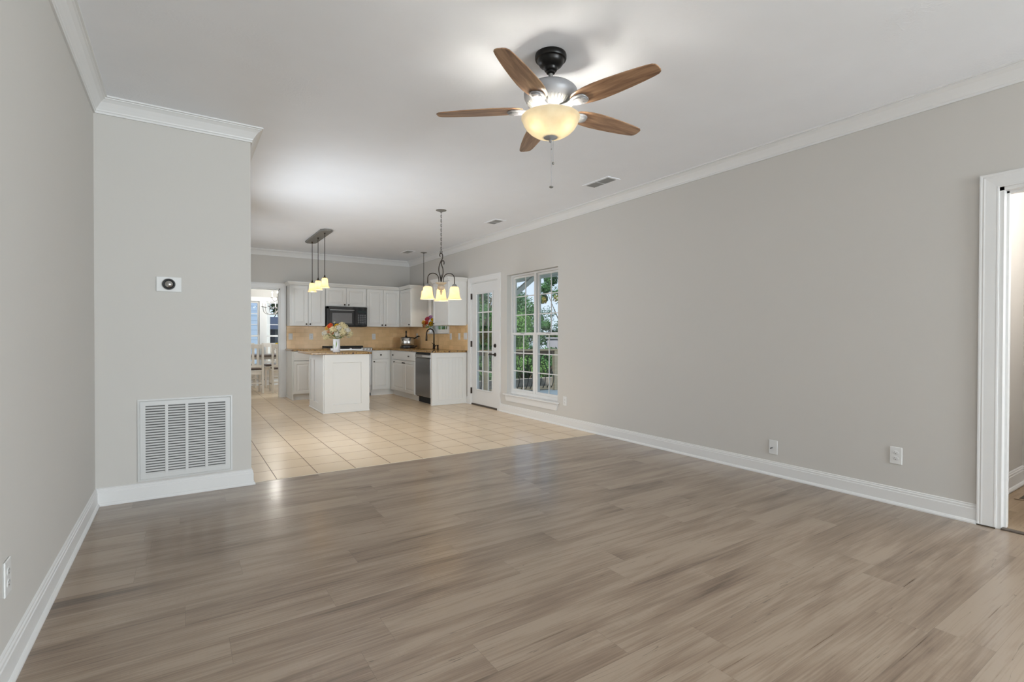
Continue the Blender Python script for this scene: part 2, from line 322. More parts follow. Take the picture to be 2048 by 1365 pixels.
# ------------------------------------------------------------------ geometry helpers
class MB:
    def __init__(s): s.v = []; s.f = []; s.m = []; s.mi = 0; s.smooth = []; s.sm = False
    def add(s, vs, fs, M=None):
        k = len(s.v)
        s.v += [tuple(M @ Vector(p)) if M else tuple(p) for p in vs]
        for f in fs: s.f.append([i+k for i in f]); s.m.append(s.mi); s.smooth.append(s.sm)
        return s
    def box(s, a, b, bev=0, M=None):
        x0, y0, z0 = [min(a[i], b[i]) for i in range(3)]; x1, y1, z1 = [max(a[i], b[i]) for i in range(3)]
        if bev <= 0:
            vs = [(x0, y0, z0), (x1, y0, z0), (x1, y1, z0), (x0, y1, z0), (x0, y0, z1), (x1, y0, z1), (x1, y1, z1), (x0, y1, z1)]
            return s.add(vs, [(0, 3, 2, 1), (4, 5, 6, 7), (0, 1, 5, 4), (1, 2, 6, 5), (2, 3, 7, 6), (3, 0, 4, 7)], M)
        b_ = min(bev, (x1-x0)/2.01, (y1-y0)/2.01, (z1-z0)/2.01)
        vs = []; idx = {}
        def P(sx, sy, sz, ax):
            p = [x1 if sx > 0 else x0, y1 if sy > 0 else y0, z1 if sz > 0 else z0]
            q = (sx, sy, sz)
            for i in range(3):
                if i != ax: p[i] -= q[i]*b_
            idx[(sx, sy, sz, ax)] = len(vs); vs.append(tuple(p))
        S = (-1, 1)
        for sx in S:
            for sy in S:
                for sz in S:
                    for ax in range(3): P(sx, sy, sz, ax)
        fs = []
        for ax in range(3):
            o = [i for i in range(3) if i != ax]
            for sg in S:
                c = []
                for (p, q) in ((-1, -1), (1, -1), (1, 1), (-1, 1)):
                    t = [0, 0, 0]; t[ax] = sg; t[o[0]] = p; t[o[1]] = q; c.append(idx[(*t, ax)])
                flip = (sg < 0) != (ax == 1)
                fs.append(c[::-1] if flip else c)
        cen = Vector(((x0+x1)/2, (y0+y1)/2, (z0+z1)/2))
        def orient(c):
            a, b2, d = [Vector(vs[i]) for i in c[:3]]
            nn = (b2-a).cross(d-a); mid = sum((Vector(vs[i]) for i in c), Vector())/len(c)
            return c if nn.dot(mid-cen) > 0 else c[::-1]
        for e in range(3):
            o = [i for i in range(3) if i != e]
            for p in S:
                for q in S:
                    t = [0, 0, 0]; t[o[0]] = p; t[o[1]] = q
                    t1 = list(t); t1[e] = -1; t2 = list(t); t2[e] = 1
                    fs.append(orient([idx[(*t1, o[0])], idx[(*t2, o[0])], idx[(*t2, o[1])], idx[(*t1, o[1])]]))
        for sx in S:
            for sy in S:
                for sz in S: fs.append(orient([idx[(sx, sy, sz, i)] for i in range(3)]))
        fs = [orient(list(f)) for f in fs]
        return s.add(vs, fs, M)
    def lathe(s, prof, c=(0, 0, 0), n=32, M=None, caps=True):
        vs = []; fs = []; m = len(prof)
        for i in range(n):
            a = 2*PI*i/n
            for r, z in prof: vs.append((c[0]+r*math.cos(a), c[1]+r*math.sin(a), c[2]+z))
        for i in range(n):
            j = (i+1) % n
            for k in range(m-1): fs.append((i*m+k, i*m+k+1, j*m+k+1, j*m+k))
        if caps:
            if prof[0][0] > 1e-6: fs.append([i*m for i in range(n)])
            if prof[-1][0] > 1e-6: fs.append([i*m+m-1 for i in range(n)][::-1])
        return s.add(vs, fs, M)
    def cyl(s, a, b, r, r2=None, n=20):
        a, b = Vector(a), Vector(b); return s.tube([a, b], r, n=n, r_end=r2)
    def tube(s, pts, r, n=10, closed=False, r_end=None, radii=None):
        pts = [Vector(p) for p in pts]; m = len(pts); vs = []; fs = []
        t0 = (pts[1]-pts[0]).normalized()
        ref = Vector((0, 0, 1)) if abs(t0.z) < .9 else Vector((1, 0, 0))
        u = t0.cross(ref).normalized()
        for i, p in enumerate(pts):
            if closed: t = (pts[(i+1) % m]-pts[i-1]).normalized()
            else: t = (pts[min(i+1, m-1)]-pts[max(i-1, 0)]).normalized()
            u = (u-t*u.dot(t)).normalized(); v = t.cross(u)
            rr = radii[i] if radii else (r + ((r_end if r_end is not None else r)-r)*i/max(1, m-1))
            for k in range(n):
                a = 2*PI*k/n; vs.append(p+u*rr*math.cos(a)+v*rr*math.sin(a))
        for i in range(m if closed else m-1):
            j = (i+1) % m
            for k in range(n):
                l = (k+1) % n; fs.append((i*n+k, i*n+l, j*n+l, j*n+k))
        if not closed: fs.append(list(range(n))[::-1]); fs.append([(m-1)*n+k for k in range(n)])
        return s.add(vs, fs)
    def ball(s, c, r, n=14, sc=(1, 1, 1)):
        prof = [(max(1e-7, math.sin(PI*k/(n//2)))*1, -math.cos(PI*k/(n//2))) for k in range(n//2+1)]
        M_ = Matrix.Translation(Vector(c)) @ Matrix.Diagonal((r*sc[0], r*sc[1], r*sc[2], 1))
        return s.lathe(prof, (0, 0, 0), n, M_, caps=False)
    def prism(s, poly, z0, z1, M=None):
        n = len(poly); vs = [(p[0], p[1], z0) for p in poly]+[(p[0], p[1], z1) for p in poly]
        fs = [list(range(n))[::-1], [n+i for i in range(n)]]+[(i, (i+1) % n, n+(i+1) % n, n+i) for i in range(n)]
        return s.add(vs, fs, M)
    def build(s, name, m, parent=None, smooth=False, loc=None, M=None):
        me = bpy.data.meshes.new(name); me.from_pydata(s.v, [], s.f)
        ms = m if isinstance(m, (list, tuple)) else [m]
        for x in ms: me.materials.append(MT[x] if isinstance(x, str) else x)
        for i, p in enumerate(me.polygons): p.material_index = s.m[i]; p.use_smooth = smooth or s.smooth[i]
        me.update()
        if smooth:
            try: me.set_sharp_from_angle(angle=R(40))
            except Exception: pass
        o = bpy.data.objects.new(name, me); C.objects.link(o)
        if M is not None: o.matrix_local = M
        if loc: o.location = loc
        if parent is not None: o.parent = parent
        return o

def thing(name, label, cat, loc=(0, 0, 0), rz=0, group=None):
    o = bpy.data.objects.new(name, None); C.objects.link(o); o.location = loc; o.rotation_euler = (0, 0, rz); o.empty_display_size = .1
    o['label'] = label; o['category'] = cat
    if group: o['group'] = group
    return o
def tag(o, label, cat, group=None, kind=None):
    o['label'] = label; o['category'] = cat
    if group: o['group'] = group
    if kind: o['kind'] = kind
    return o
def struct(o, label=None):
    o['kind'] = 'structure'
    if label: o['label'] = label
    return o
def dup(root, loc=None, rz=None, label=None, group=None):
    r = root.copy(); C.objects.link(r)
    if loc is not None: r.location = loc
    if rz is not None: r.rotation_euler = (0, 0, rz)
    if label: r['label'] = label
    if group: r['group'] = group
    def rec(a, b):
        for ch in list(a.children):
            c = ch.copy(); C.objects.link(c); c.parent = b; rec(ch, c)
    rec(root, r)
    return r

def wall(name, axis, p0, p1, u0, u1, z0, z1, holes, m='wall'):
    """slab between p0 and p1 on `axis`, spanning u0..u1 x z0..z1 with rectangular holes"""
    us = sorted({u0, u1, *[h[0] for h in holes], *[h[1] for h in holes]}); zs = sorted({z0, z1, *[h[2] for h in holes], *[h[3] for h in holes]})
    solid = {}
    for i in range(len(us)-1):
        for j in range(len(zs)-1):
            cu, cz = (us[i]+us[i+1])/2, (zs[j]+zs[j+1])/2
            solid[i, j] = not any(h[0] < cu < h[1] and h[2] < cz < h[3] for h in holes)
    b = MB()
    def P(p, u, z): return (p, u, z) if axis == 'x' else (u, p, z)
    def quad(q, flip):
        b.add(q, [(0, 1, 2, 3) if not flip else (3, 2, 1, 0)])
    ax = axis == 'y'
    for (i, j), s in solid.items():
        if not s: continue
        ua, ub, za, zb = us[i], us[i+1], zs[j], zs[j+1]
        quad([P(p1, ua, za), P(p1, ub, za), P(p1, ub, zb), P(p1, ua, zb)], ax)
        quad([P(p0, ua, za), P(p0, ub, za), P(p0, ub, zb), P(p0, ua, zb)], not ax)
        if not solid.get((i-1, j)): quad([P(p0, ua, za), P(p0, ua, zb), P(p1, ua, zb), P(p1, ua, za)], not ax)
        if not solid.get((i+1, j)): quad([P(p0, ub, za), P(p0, ub, zb), P(p1, ub, zb), P(p1, ub, za)], ax)
        if not solid.get((i, j-1)): quad([P(p0, ua, za), P(p0, ub, za), P(p1, ub, za), P(p1, ua, za)], ax)
        if not solid.get((i, j+1)): quad([P(p0, ua, zb), P(p0, ub, zb), P(p1, ub, zb), P(p1, ua, zb)], not ax)
    return struct(b.build(name, m))

def sweep(path, N, prof, closed=False):
    """mitred sweep: returns a list of (verts, faces) per segment; prof = [(across, out)]; across = N x dir, out = N"""
    N = Vector(N).normalized(); P = [Vector(p) for p in path]; n = len(P); rings = []
    for i in range(n):
        a = P[i-1] if (i > 0 or closed) else None; b = P[(i+1) % n] if (i < n-1 or closed) else None
        d1 = (P[i]-a).normalized() if a is not None else (b-P[i]).normalized()
        d2 = (b-P[i]).normalized() if b is not None else d1
        n1, n2 = N.cross(d1), N.cross(d2); bis = (n1+n2).normalized(); k = 1/max(.2, bis.dot(n1))
        rings.append([P[i]+bis*(c*k)+N*o for c, o in prof])
    m = len(prof); out = []
    for i in range(n if closed else n-1):
        A, B = rings[i], rings[(i+1) % n]
        vs = A+B; fs = [(k, (k+1) % m, m+(k+1) % m, m+k) for k in range(m)]+[list(range(m))[::-1], [m+k for k in range(m)]]
        out.append((vs, fs))
    return out
def fixn(o):
    import bmesh
    bm = bmesh.new(); bm.from_mesh(o.data); bmesh.ops.recalc_face_normals(bm, faces=bm.faces); bm.to_mesh(o.data); bm.free(); return o

# ------------------------------------------------------------------ room dimensions
XL, XR, YP, XE, YT, YK, H = -.49, 4.086, 4.337, .4446, 4.367, 10.2, 2.74
YB = -5.0
XO = XR+.15   # outer face of the right wall
WIN = (5.118, 6.342, .287, 2.065)
PD = (6.60, 7.462, 0.0, 2.045)
KW = (8.36, 9.08, 1.22, 2.03)
HD = (.09, .903, 0.0, 2.045)
DW_ = (.62, 1.531, 0.0, 2.03)

b = MB(); b.box((XL-.12, YB-.12, -.12), (XR+.02, YT, 0)); struct(b.build('floor', 'floor'), 'grey brown wood plank floor of the living room')
b = MB(); b.box((XL-.12, YT, -.12), (XR+.06, 13.1, 0)); struct(b.build('floor', 'tile'), 'cream tile floor of the kitchen')
b = MB(); b.box((XR+.02, -.14, -.12), (6.3, 1.3, -.004)); struct(b.build('floor', 'hallfloor'), 'tan wood floor of the side hall')
b = MB(); b.box((XL-.3, YB-.3, H), (XR+.25, 13.2, H+.15)); struct(b.build('ceiling', 'ceil'))
b = MB(); b.box((XR+.15, -.14, 2.5), (6.4, 1.25, 2.6)); struct(b.build('ceiling', 'ceil'))
wall('wall_left', 'x', XL-.15, XL, YB, YK+.12, 0, H, [])  # stretch past the partition is added to keep the sun out
wall('wall_back', 'y', YB-.15, YB, XL-.15, XR+.15, 0, H, [(-.05, 1.55, .6, 2.3), (2.15, 3.75, .6, 2.3)])
b = MB(); b.box((XL-.15, YP, 0), (XE, YP+.16, H)); struct(b.build('wall_partition', 'wall'))
KS = ((4.98, 6.52), (7.38, 8.92))  # unseen openings added to let the fill lamps into the kitchen
wall('wall_kitchen_side', 'x', XE-.15, XE, YP+.16, YK, 0, H, [(KS[0][0], KS[0][1], .62, 2.06), (KS[1][0], KS[1][1], .62, 2.06)])
wall('wall_right', 'x', XR, XO, YB-.15, 13.1, 0, H, [WIN, PD, KW, HD, (-1.75, -.15, .62, 2.28), (-4.4, -2.8, .62, 2.28), (10.8, 12.4, .7, 2.25)])
wall('wall_far', 'y', YK, YK+.12, XE-.1, XR, 0, H, [DW_])
# dining room shell
DY = 12.9
wall('wall_dining', 'y', DY, DY+.15, -.4, XR, 0, H, [(.55, 1.50, .46, 1.95), (1.62, 2.60, .46, 1.95)])
wall('wall_dining_left', 'x', -.36, -.24, YK, DY+.15, 0, H, [])
# hall shell
wall('wall_hall', 'y', 1.08, 1.2, XO, 5.7, 0, 2.5, [])
wall('wall_hall_end', 'x', 5.534, 5.65, -.14, 1.08, 0, 2.5, [])
wall('wall_hall_back', 'y', -.14, -.04, XO, 5.534, 0, 2.5, [])

# crown moulding and baseboards, mitred around the room
crown = [(0, -.105), (.011, -.105), (.011, -.092), (.016, -.088), (.018, -.08), (.030, -.060), (.046, -.036), (.062, -.022), (.070, -.018), (.070, -.012), (.081, -.010), (.081, 0), (0, 0)]
loop = [(XL, YB, H), (XR, YB, H), (XR, YK, H), (XE, YK, H), (XE, YP, H), (XL, YP, H)]
for i, (vs, fs) in enumerate(sweep(loop, (0, 0, 1), crown, closed=True)):
    struct(fixn(MB().add(vs, fs).build('trim_%d' % (i+1), 'trim')), 'white crown moulding')
base = [(0, 0), (.026, 0), (.026, .008), (.020, .018), (.014, .022), (.014, .088), (.011, .092), (.011, .103), (.007, .108), (.007, .115), (0, .119)]
def baseboard(name, path):
    for vs, fs in sweep(path, (0, 0, 1), base):
        struct(fixn(MB().add(vs, fs).build(name, 'trim')))
baseboard('baseboard_partition', [(XE, 5.6, 0), (XE, YP, 0), (XL, YP, 0), (XL, YB, 0)])
baseboard('baseboard_right', [(XR, HD[1]+.088, 0), (XR, PD[0]-.088, 0)])
baseboard('baseboard_right', [(XR, 7.548, 0), (XR, 7.60, 0)])
baseboard('baseboard_back', [(XL, YB, 0), (XR, YB, 0), (XR, HD[0]-.088, 0)])
hb = [(c*1.1, o*1.15) for c, o in base]
for nm, path in (('baseboard_hall', [(5.534, -.04, 0), (5.534, 1.08, 0), (XO, 1.08, 0)]),):
    for vs, fs in sweep(path, (0, 0, 1), hb): struct(fixn(MB().add(vs, fs).build(nm, 'trim')))
for vs, fs in sweep([(XR, DY, 0), (-.24, DY, 0)], (0, 0, 1), base): struct(fixn(MB().add(vs, fs).build('baseboard_dining', 'trim')))
for vs, fs in sweep([(XR, DY, H), (-.24, DY, H)], (0, 0, 1), crown): struct(fixn(MB().add(vs, fs).build('trim_7', 'trim')))

# casings (profile across the board, out of the wall)
casing = [(0, 0), (0, .012), (.007, .0134), (.012, .0127), (.060, .0155), (.067, .0170), (.074, .0160), (.080, .0175), (.087, .0175), (.087, 0)]
def case(name, path, N, prof=casing, parent=None, m='trim'):
    b = MB()
    for vs, fs in sweep(path, N, prof): b.add(vs, fs)
    o = fixn(b.build(name, m, parent))
    if parent is None: struct(o)
    return o
# N = room-facing normal; path runs so that (N x dir) points away from the opening
case('trim_8', [(XR, HD[1], 0), (XR, HD[1], HD[3]), (XR, HD[0], HD[3]), (XR, HD[0], 0)], (-1, 0, 0))
b = MB(); b.box((XR-.002, HD[1], 0), (XO+.002, HD[1]-.02, HD[3])); b.box((XR-.002, HD[0], 0), (XO+.002, HD[0]+.02, HD[3])); b.box((XR-.002, HD[0], HD[3]-.02), (XO+.002, HD[1], HD[3]))
b.box((XR+.05, HD[1]-.02, 0), (XR+.09, HD[1]-.032, HD[3]-.02)); b.box((XR+.05, HD[0]+.02, HD[3]-.032), (XR+.09, HD[1]-.02, HD[3]-.02))
struct(b.build('trim_9', 'trim'), 'white door jamb of the hall opening')
b = MB(); b.box((XR-.012, HD[0], -.002), (XR+.028, HD[1]-.02, .010), .004); struct(b.build('trim_10', 'threshold'), 'dark transition strip under the hall opening')
b = MB(); b.box((XR-.021, HD[1]+.001, 0), (XR-.001, HD[1]+.086, .006)); struct(b.build('trim_11', 'scuff'))  # solid dark strip in place of an open gap below the casing
b = MB(); b.box((XE, YT-.006, -.01), (XR-.014, YT+.006, .0015)); struct(b.build('trim_12', mat('cream_edge_strip', (.58, .50, .38), .4)), 'pale edge strip between tile and planks')

# casing round the doorway to the dining room (room faces -Y)
case('trim_13', [(DW_[0], YK, 0), (DW_[0], YK, DW_[3]), (DW_[1], YK, DW_[3]), (DW_[1], YK, 0)], (0, -1, 0), [(c*1.15, o) for c, o in casing])
b = MB(); b.box((DW_[1]-.018, YK-.002, 0), (DW_[1], YK+.122, DW_[3])); b.box((DW_[0], YK-.002, 0), (DW_[0]+.018, YK+.122, DW_[3])); b.box((DW_[0], YK-.002, DW_[3]-.018), (DW_[1], YK+.122, DW_[3]))
struct(b.build('trim_14', 'trim'))

# ------------------------------------------------------------------ windows and patio door
def pane_window(parent, axis_pos, u0, u1, z0, z1, cols, rows, M, fr=.035, th=.035, mw=.016, glassm='glass'):
    """one sash in local (u, depth, z) coordinates mapped by M: frame, muntins, glass"""
    b = MB(); d0, d1 = axis_pos, axis_pos+th
    b.box((u0, d0, z0), (u0+fr, d1, z1), .003, M); b.box((u1-fr, d0, z0), (u1, d1, z1), .003, M)
    b.box((u0+fr, d0, z0), (u1-fr, d1, z0+fr), .003, M); b.box((u0+fr, d0, z1-fr), (u1-fr, d1, z1), .003, M)
    fixn(b.build('sash_frame', 'trim', parent))
    b = MB(); dm = (d0+d1)/2
    for k in range(1, cols):
        u = u0+fr+(u1-u0-2*fr)*k/cols; b.box((u-mw/2, dm-.005, z0+fr), (u+mw/2, dm+.005, z1-fr), 0, M)
    for k in range(1, rows):
        z = z0+fr+(z1-z0-2*fr)*k/rows; b.box((u0+fr, dm-.0055, z-mw/2), (u1-fr, dm+.0055, z+mw/2), 0, M)
    fixn(b.build('muntins', 'trim', parent))
    b = MB(); b.box((u0+fr, dm-.002, z0+fr), (u1-fr, dm+.002, z1-fr), 0, M); fixn(b.build('glass_pane', glassm, parent))
MX = Matrix(((0, 1, 0, 0), (1, 0, 0, 0), (0, 0, 1, 0), (0, 0, 0, 1)))   # (u, depth, z) -> (x=depth, y=u, z)
MI = Matrix.Identity(4)

w1 = struct(thing('window_1', 'tall twin double hung window with white grids', 'window')); del w1['category']
y0, y1, z0, z1 = WIN; ym = (y0+y1)/2; xf = XR+.075
b = MB()
for (a, c) in ((y0, y0+.022), (y1-.022, y1), (ym-.022, ym+.022)): b.box((xf+.001, a, z0+.045), (xf+.074, c, z1-.022))
for (a, c) in ((z0, z0+.045), (z1-.022, z1)): b.box((xf, y0, a), (xf+.075, y1, c))
b.build('window_frame', 'trim', w1)
for a, c in ((y0+.022, ym-.022), (ym+.022, y1-.022)):
    pane_window(w1, xf+.038, a, c, 1.165, z1-.022, 2, 3, MX, fr=.028, mw=.014)
    pane_window(w1, xf+.004, a, c, z0+.045, 1.205, 2, 3, MX, fr=.034, mw=.014)
    b = MB(); b.box((xf-.004, (a+c)/2-.045, 1.19), (xf+.004, (a+c)/2+.045, 1.20)); b.build('sash_lock', 'pewter', w1)
b = MB(); b.box((XR-.05, y0-.035, z0-.018), (XR-.0005, y1+.045, z0+.004), .006); b.box((XR-.004, y0+.001, z0-.01), (xf-.0005, y1-.001, z0+.0038)); b.build('window_sill', 'trim', w1)
b = MB(); b.add([(XR, y0-.01, z0-.022), (XR, y1+.02, z0-.022), (XR-.022, y1+.02, z0-.022), (XR-.022, y0-.01, z0-.022), (XR, y0+.012, z0-.105), (XR, y1-.0, z0-.105), (XR-.018, y1-.0, z0-.105), (XR-.018, y0+.012, z0-.105)],
               [(0, 1, 2, 3), (7, 6, 5, 4), (3, 2, 6, 7), (0, 3, 7, 4), (1, 5, 6, 2), (0, 4, 5, 1)]); fixn(b.build('apron', 'trim', w1))

w2 = struct(thing('window_2', 'small kitchen window over the sink', 'window')); del w2['category']
y0, y1, z0, z1 = KW
b = MB()
for (a, c) in ((y0, y0+.03), (y1-.03, y1)): b.box((XR+.061, a, z0+.03), (XR+.139, c, z1-.03))
for (a, c) in ((z0, z0+.03), (z1-.03, z1)): b.box((XR+.06, y0, a), (XR+.14, y1, c))
b.build('window_frame', 'trim', w2)
pane_window(w2, XR+.07, y0+.03, y1-.03, z0+.03, 1.66, 3, 2, MX, fr=.03)
pane_window(w2, XR+.10, y0+.03, y1-.03, 1.63, z1-.03, 3, 2, MX, fr=.03)
b = MB(); b.box((XR-.045, y0-.10, z0-.024), (XR-.0005, y1+.13, z0+.004), .005); b.box((XR-.004, y0+.001, z0-.01), (XR+.0605, y1-.001, z0+.0038)); b.build('window_sill', 'trim', w2)
case('casing', [(XR, y1, z0), (XR, y1, z1), (XR, y0, z1), (XR, y0, z0)], (-1, 0, 0), parent=w2)

d1 = struct(thing('door_1', 'white patio door with fifteen glass lites', 'door')); del d1['category']
case('casing', [(XR, PD[1], 0), (XR, PD[1], PD[3]), (XR, PD[0], PD[3]), (XR, PD[0], 0)], (-1, 0, 0), parent=d1)
y0, y1, _, z1 = PD; xd = XR+.012
b = MB(); b.box((XR, y0, 0), (XO, y0+.012, z1)); b.box((XR, y1-.012, 0), (XO, y1, z1)); b.box((XR+.0005, y0+.012, z1-.012), (XO, y1-.012, z1)); b.build('door_jamb', 'trim', d1)
b = MB(); b.box((XR+.0, y0+.012, 0), (XO+.02, y1-.012, .022), .004); b.build('threshold', 'threshold', d1)
gy0, gy1, gz0, gz1 = 6.765, 7.30, .255, 1.865
b = MB(); ly0, ly1, lz0, lz1 = y0+.014, y1-.014, .026, z1-.014
b.box((xd, ly0, lz0), (xd+.044, gy0, lz1)); b.box((xd, gy1, lz0), (xd+.044, ly1, lz1)); b.box((xd, gy0, lz0), (xd+.044, gy1, gz0)); b.box((xd, gy0, gz1), (xd+.044, gy1, lz1))
leaf = b.build('door_leaf', 'trim', d1)
b = MB()
for vs, fs in sweep([(xd, gy0, gz0), (xd, gy0, gz1), (xd, gy1, gz1), (xd, gy1, gz0)], (-1, 0, 0), [(-.006, -.02), (-.006, .008), (.006, .012), (.016, .012), (.022, .006), (.022, -.005)], closed=True): b.add(vs, fs)
fixn(b.build('lite_frame', 'trim', leaf))
b = MB()
for k in (1, 2): u = gy0+(gy1-gy0)*k/3; b.box((xd+.014, u-.009, gz0), (xd+.030, u+.009, gz1))
for k in (1, 2, 3, 4): z = gz0+(gz1-gz0)*k/5; b.box((xd+.0135, gy0, z-.010), (xd+.0305, gy1, z+.010))
b.build('muntins', 'trim', leaf)
b = MB(); b.box((xd+.02, gy0, gz0), (xd+.024, gy1, gz1)); b.build('glass_pane', 'glass', leaf)
b = MB(); b.sm = True
b.lathe([(.0, .0), (.032, .0), (.032, .006), (.026, .011), (.012, .014), (0.0, .015)], n=24, M=Matrix.Translation((xd, 6.70, 1.002)) @ Matrix.Rotation(-PI/2, 4, 'Y'))
b.box((xd-.028, 6.697, .985), (xd-.012, 6.703, 1.019), .002); b.build('deadbolt', 'bronze', leaf)
b = MB(); b.sm = True
b.lathe([(.0, .0), (.031, .0), (.031, .006), (.024, .012), (.011, .016), (.011, .04), (0, .042)], n=24, M=Matrix.Translation((xd, 6.70, .862)) @ Matrix.Rotation(-PI/2, 4, 'Y'))
b.tube([(xd-.045, 6.70, .862), (xd-.05, 6.72, .863), (xd-.052, 6.76, .866), (xd-.050, 6.80, .862), (xd-.046, 6.822, .857)], .0085); b.build('door_handle', 'bronze', leaf)
for z in (1.82, 1.02, .235):
    b = MB(); b.cyl((XR-.006, y1-.008, z-.05), (XR-.006, y1-.008, z+.05), .007, n=10); b.box((XR-.004, y1-.022, z-.05), (XR+.013, y1+.004, z+.05)); b.build('hinge', 'bronze', leaf)

# dining room window
w3 = struct(thing('window_3', 'dining room window with white frames', 'window')); del w3['category']
for a, c in ((.55, 1.50), (1.62, 2.60)):
    pane_window(w3, DY+.03, a, c, 1.13, 1.95, 3, 3, MI, fr=.04); pane_window(w3, DY+.0, a, c, .46, 1.17, 3, 3, MI, fr=.04)
w9 = struct(thing('window_10', 'dining room side window out of view', 'window')); del w9['category']; pane_window(w9, XR+.06, 10.8, 12.4, .7, 2.25, 4, 4, MX)  # invented side window through which the dining fill lamp shines
b = MB()
for a, c in ((.45, .55), (1.50, 1.62), (2.60, 2.70)): b.box((a, DY-.018, .46), (c, DY, 1.95))
b.box((.45, DY-.020, 1.95), (2.70, DY, 2.05)); b.build('casing', 'trim', w3)
b = MB(); b.box((.42, DY-.05, .43), (2.73, DY+.03, .46), .004); b.build('window_sill', 'trim', w3)

for k, (a, c) in enumerate(KS):
    b = MB(); b.box((XE, a-.09, .53), (XE+.018, a, 2.15)); b.box((XE, c, .53), (XE+.018, c+.09, 2.15)); b.box((XE, a, 2.06), (XE+.018, c, 2.15)); b.box((XE, a, .53), (XE+.03, c, .62)); struct(b.build('trim_%d' % (17+k), 'trim'), 'casing of an opening hidden behind the partition')
for k, a in enumerate((-1.75, -4.4)):  # invented windows, out of sight, admitting light from the right
    w8 = struct(thing('window_%d' % (8+k), 'right wall window behind the viewer', 'window')); del w8['category']; c = a+1.6
    pane_window(w8, XR+.06, a, a+.8, .62, 2.28, 2, 4, MX); pane_window(w8, XR+.06, a+.8, c, .62, 2.28, 2, 4, MX)
    b = MB(); b.box((XR-.018, a-.09, .53), (XR, a, 2.37)); b.box((XR-.018, c, .53), (XR, c+.09, 2.37)); b.box((XR-.018, a, 2.28), (XR, c, 2.37)); b.box((XR-.03, a, .53), (XR, c, .62)); b.build('casing', 'trim', w8)
# back windows, unseen, invented to bring in light (behind the camera)
for k, (a, c) in enumerate(((-.05, 1.55), (2.15, 3.75))):
    w4 = struct(thing('window_%d' % (4+k), 'living room window behind the viewer', 'window')); del w4['category']
    pane_window(w4, YB-.11, a, (a+c)/2, .6, 2.3, 2, 3, MI); pane_window(w4, YB-.11, (a+c)/2, c, .6, 2.3, 2, 3, MI)
    b = MB(); b.box((a-.09, YB, .51), (a, YB+.018, 2.39)); b.box((c, YB, .51), (c+.09, YB+.018, 2.39)); b.box((a, YB, 2.3), (c, YB+.018, 2.39)); b.box((a, YB, .51), (c, YB+.03, .6)); b.build('casing', 'trim', w4)

# ------------------------------------------------------------------ ceiling fan
FX, FY = 1.746, 2.258
fan = thing('ceiling_fan', 'pewter ceiling fan with five walnut blades and lit cream bowl light', 'ceiling fan', (FX, FY, H))
b = MB(); b.lathe([(0, 0), (.087, 0), (.089, -.006), (.089, -.022), (.086, -.029), (.078, -.031), (.075, -.034), (.073, -.044), (.064, -.058), (.050, -.068), (.041, -.071), (.038, -.075), (.037, -.084), (.032, -.091), (.025, -.093), (.024, -.103), (.018, -.107), (0, -.108)][::-1], n=48); b.build('canopy', 'black', fan, True)
b = MB(); b.lathe([(0, -.165), (.0125, -.165), (.0125, -.095), (0, -.095)], n=20); b.build('downrod', 'gcan', fan, True)
b = MB(); b.lathe([(0, -.318), (.07, -.318), (.074, -.305), (.098, -.300), (.118, -.284), (.138, -.262), (.150, -.238), (.152, -.218), (.150, -.214), (.150, -.208), (.143, -.198), (.126, -.184), (.103, -.175), (.099, -.176), (.070, -.168), (.04, -.163), (.02, -.160), (.018, -.150), (0, -.150)], n=56)
hs = b.build('motor_housing', 'pewter', fan, True)
b = MB()
for k in range(40):
    a = 2*PI*k/40
    p1 = Vector((.106*math.cos(a), .106*math.sin(a), -.2945)); p2 = Vector((.130*math.cos(a), .130*math.sin(a), -.2725))
    b.tube([p1, p2], .0042, n=6)
b.build('vent_slots', 'ventgrey', hs, True)
bl_out = []
prof = [(.155, .030), (.175, .048), (.21, .060), (.26, .069), (.32, .072), (.40, .069), (.48, .063), (.55, .056), (.61, .048), (.64, .041), (.654, .030), (.659, .015)]
bl_out = [(u, v) for u, v in prof]+[(u, -v) for u, v in prof[::-1]]
irn = [(.075, .020), (.10, .016), (.125, .015), (.15, .024), (.17, .036), (.195, .042), (.22, .040), (.238, .030), (.246, .014)]
irn = irn+[(u, -v) for u, v in irn[::-1]]
for k in range(5):
    a = R(-148.0+72*k)
    Mb = Matrix.Rotation(a, 4, 'Z') @ Matrix.Translation((0, 0, -.305)) @ Matrix.Rotation(R(-9), 4, 'X')
    b = MB(); b.prism(bl_out, -.003, .003); bl = b.build('blade', 'blade', fan, M=Mb)
    mdf = bl.modifiers.new('bevel', 'BEVEL'); mdf.width = .002; mdf.segments = 1
    b = MB(); b.prism(irn, -.013, -.0035); b.prism([(u*.93+.013, v*.62) for u, v in irn[3:-3]], -.019, -.012)
    ib = b.build('blade_iron', 'pewter', bl)
    md = ib.modifiers.new('bevel', 'BEVEL'); md.width = .004; md.segments = 2
    for uu, vv in ((.18, 0), (.215, .018), (.215, -.018)):
        b = MB(); b.sm = True; b.ball((uu, vv, -.019), .005, 10, (1, 1, .5)); b.build('screw', 'pewter', bl)
b = MB(); b.lathe([(0, -.375), (.05, -.375), (.06, -.36), (.06, -.318), (0, -.318)], n=32); b.build('light_fitter', 'pewter', fan, True)
outer = [(.165, -.352), (.166, -.358), (.162, -.367), (.159, -.370), (.153, -.388), (.140, -.410), (.119, -.431), (.092, -.449), (.061, -.461), (.03, -.468), (.004, -.470)]
inner = [(r-.004 if r > .01 else r, z+.003) for r, z in outer[::-1]]
b = MB(); b.lathe(outer[::-1]+[(.1615, -.352)]+inner[::-1][1:], n=64, caps=False); fixn(b.build('glass_bowl', 'bowl', fan, True))
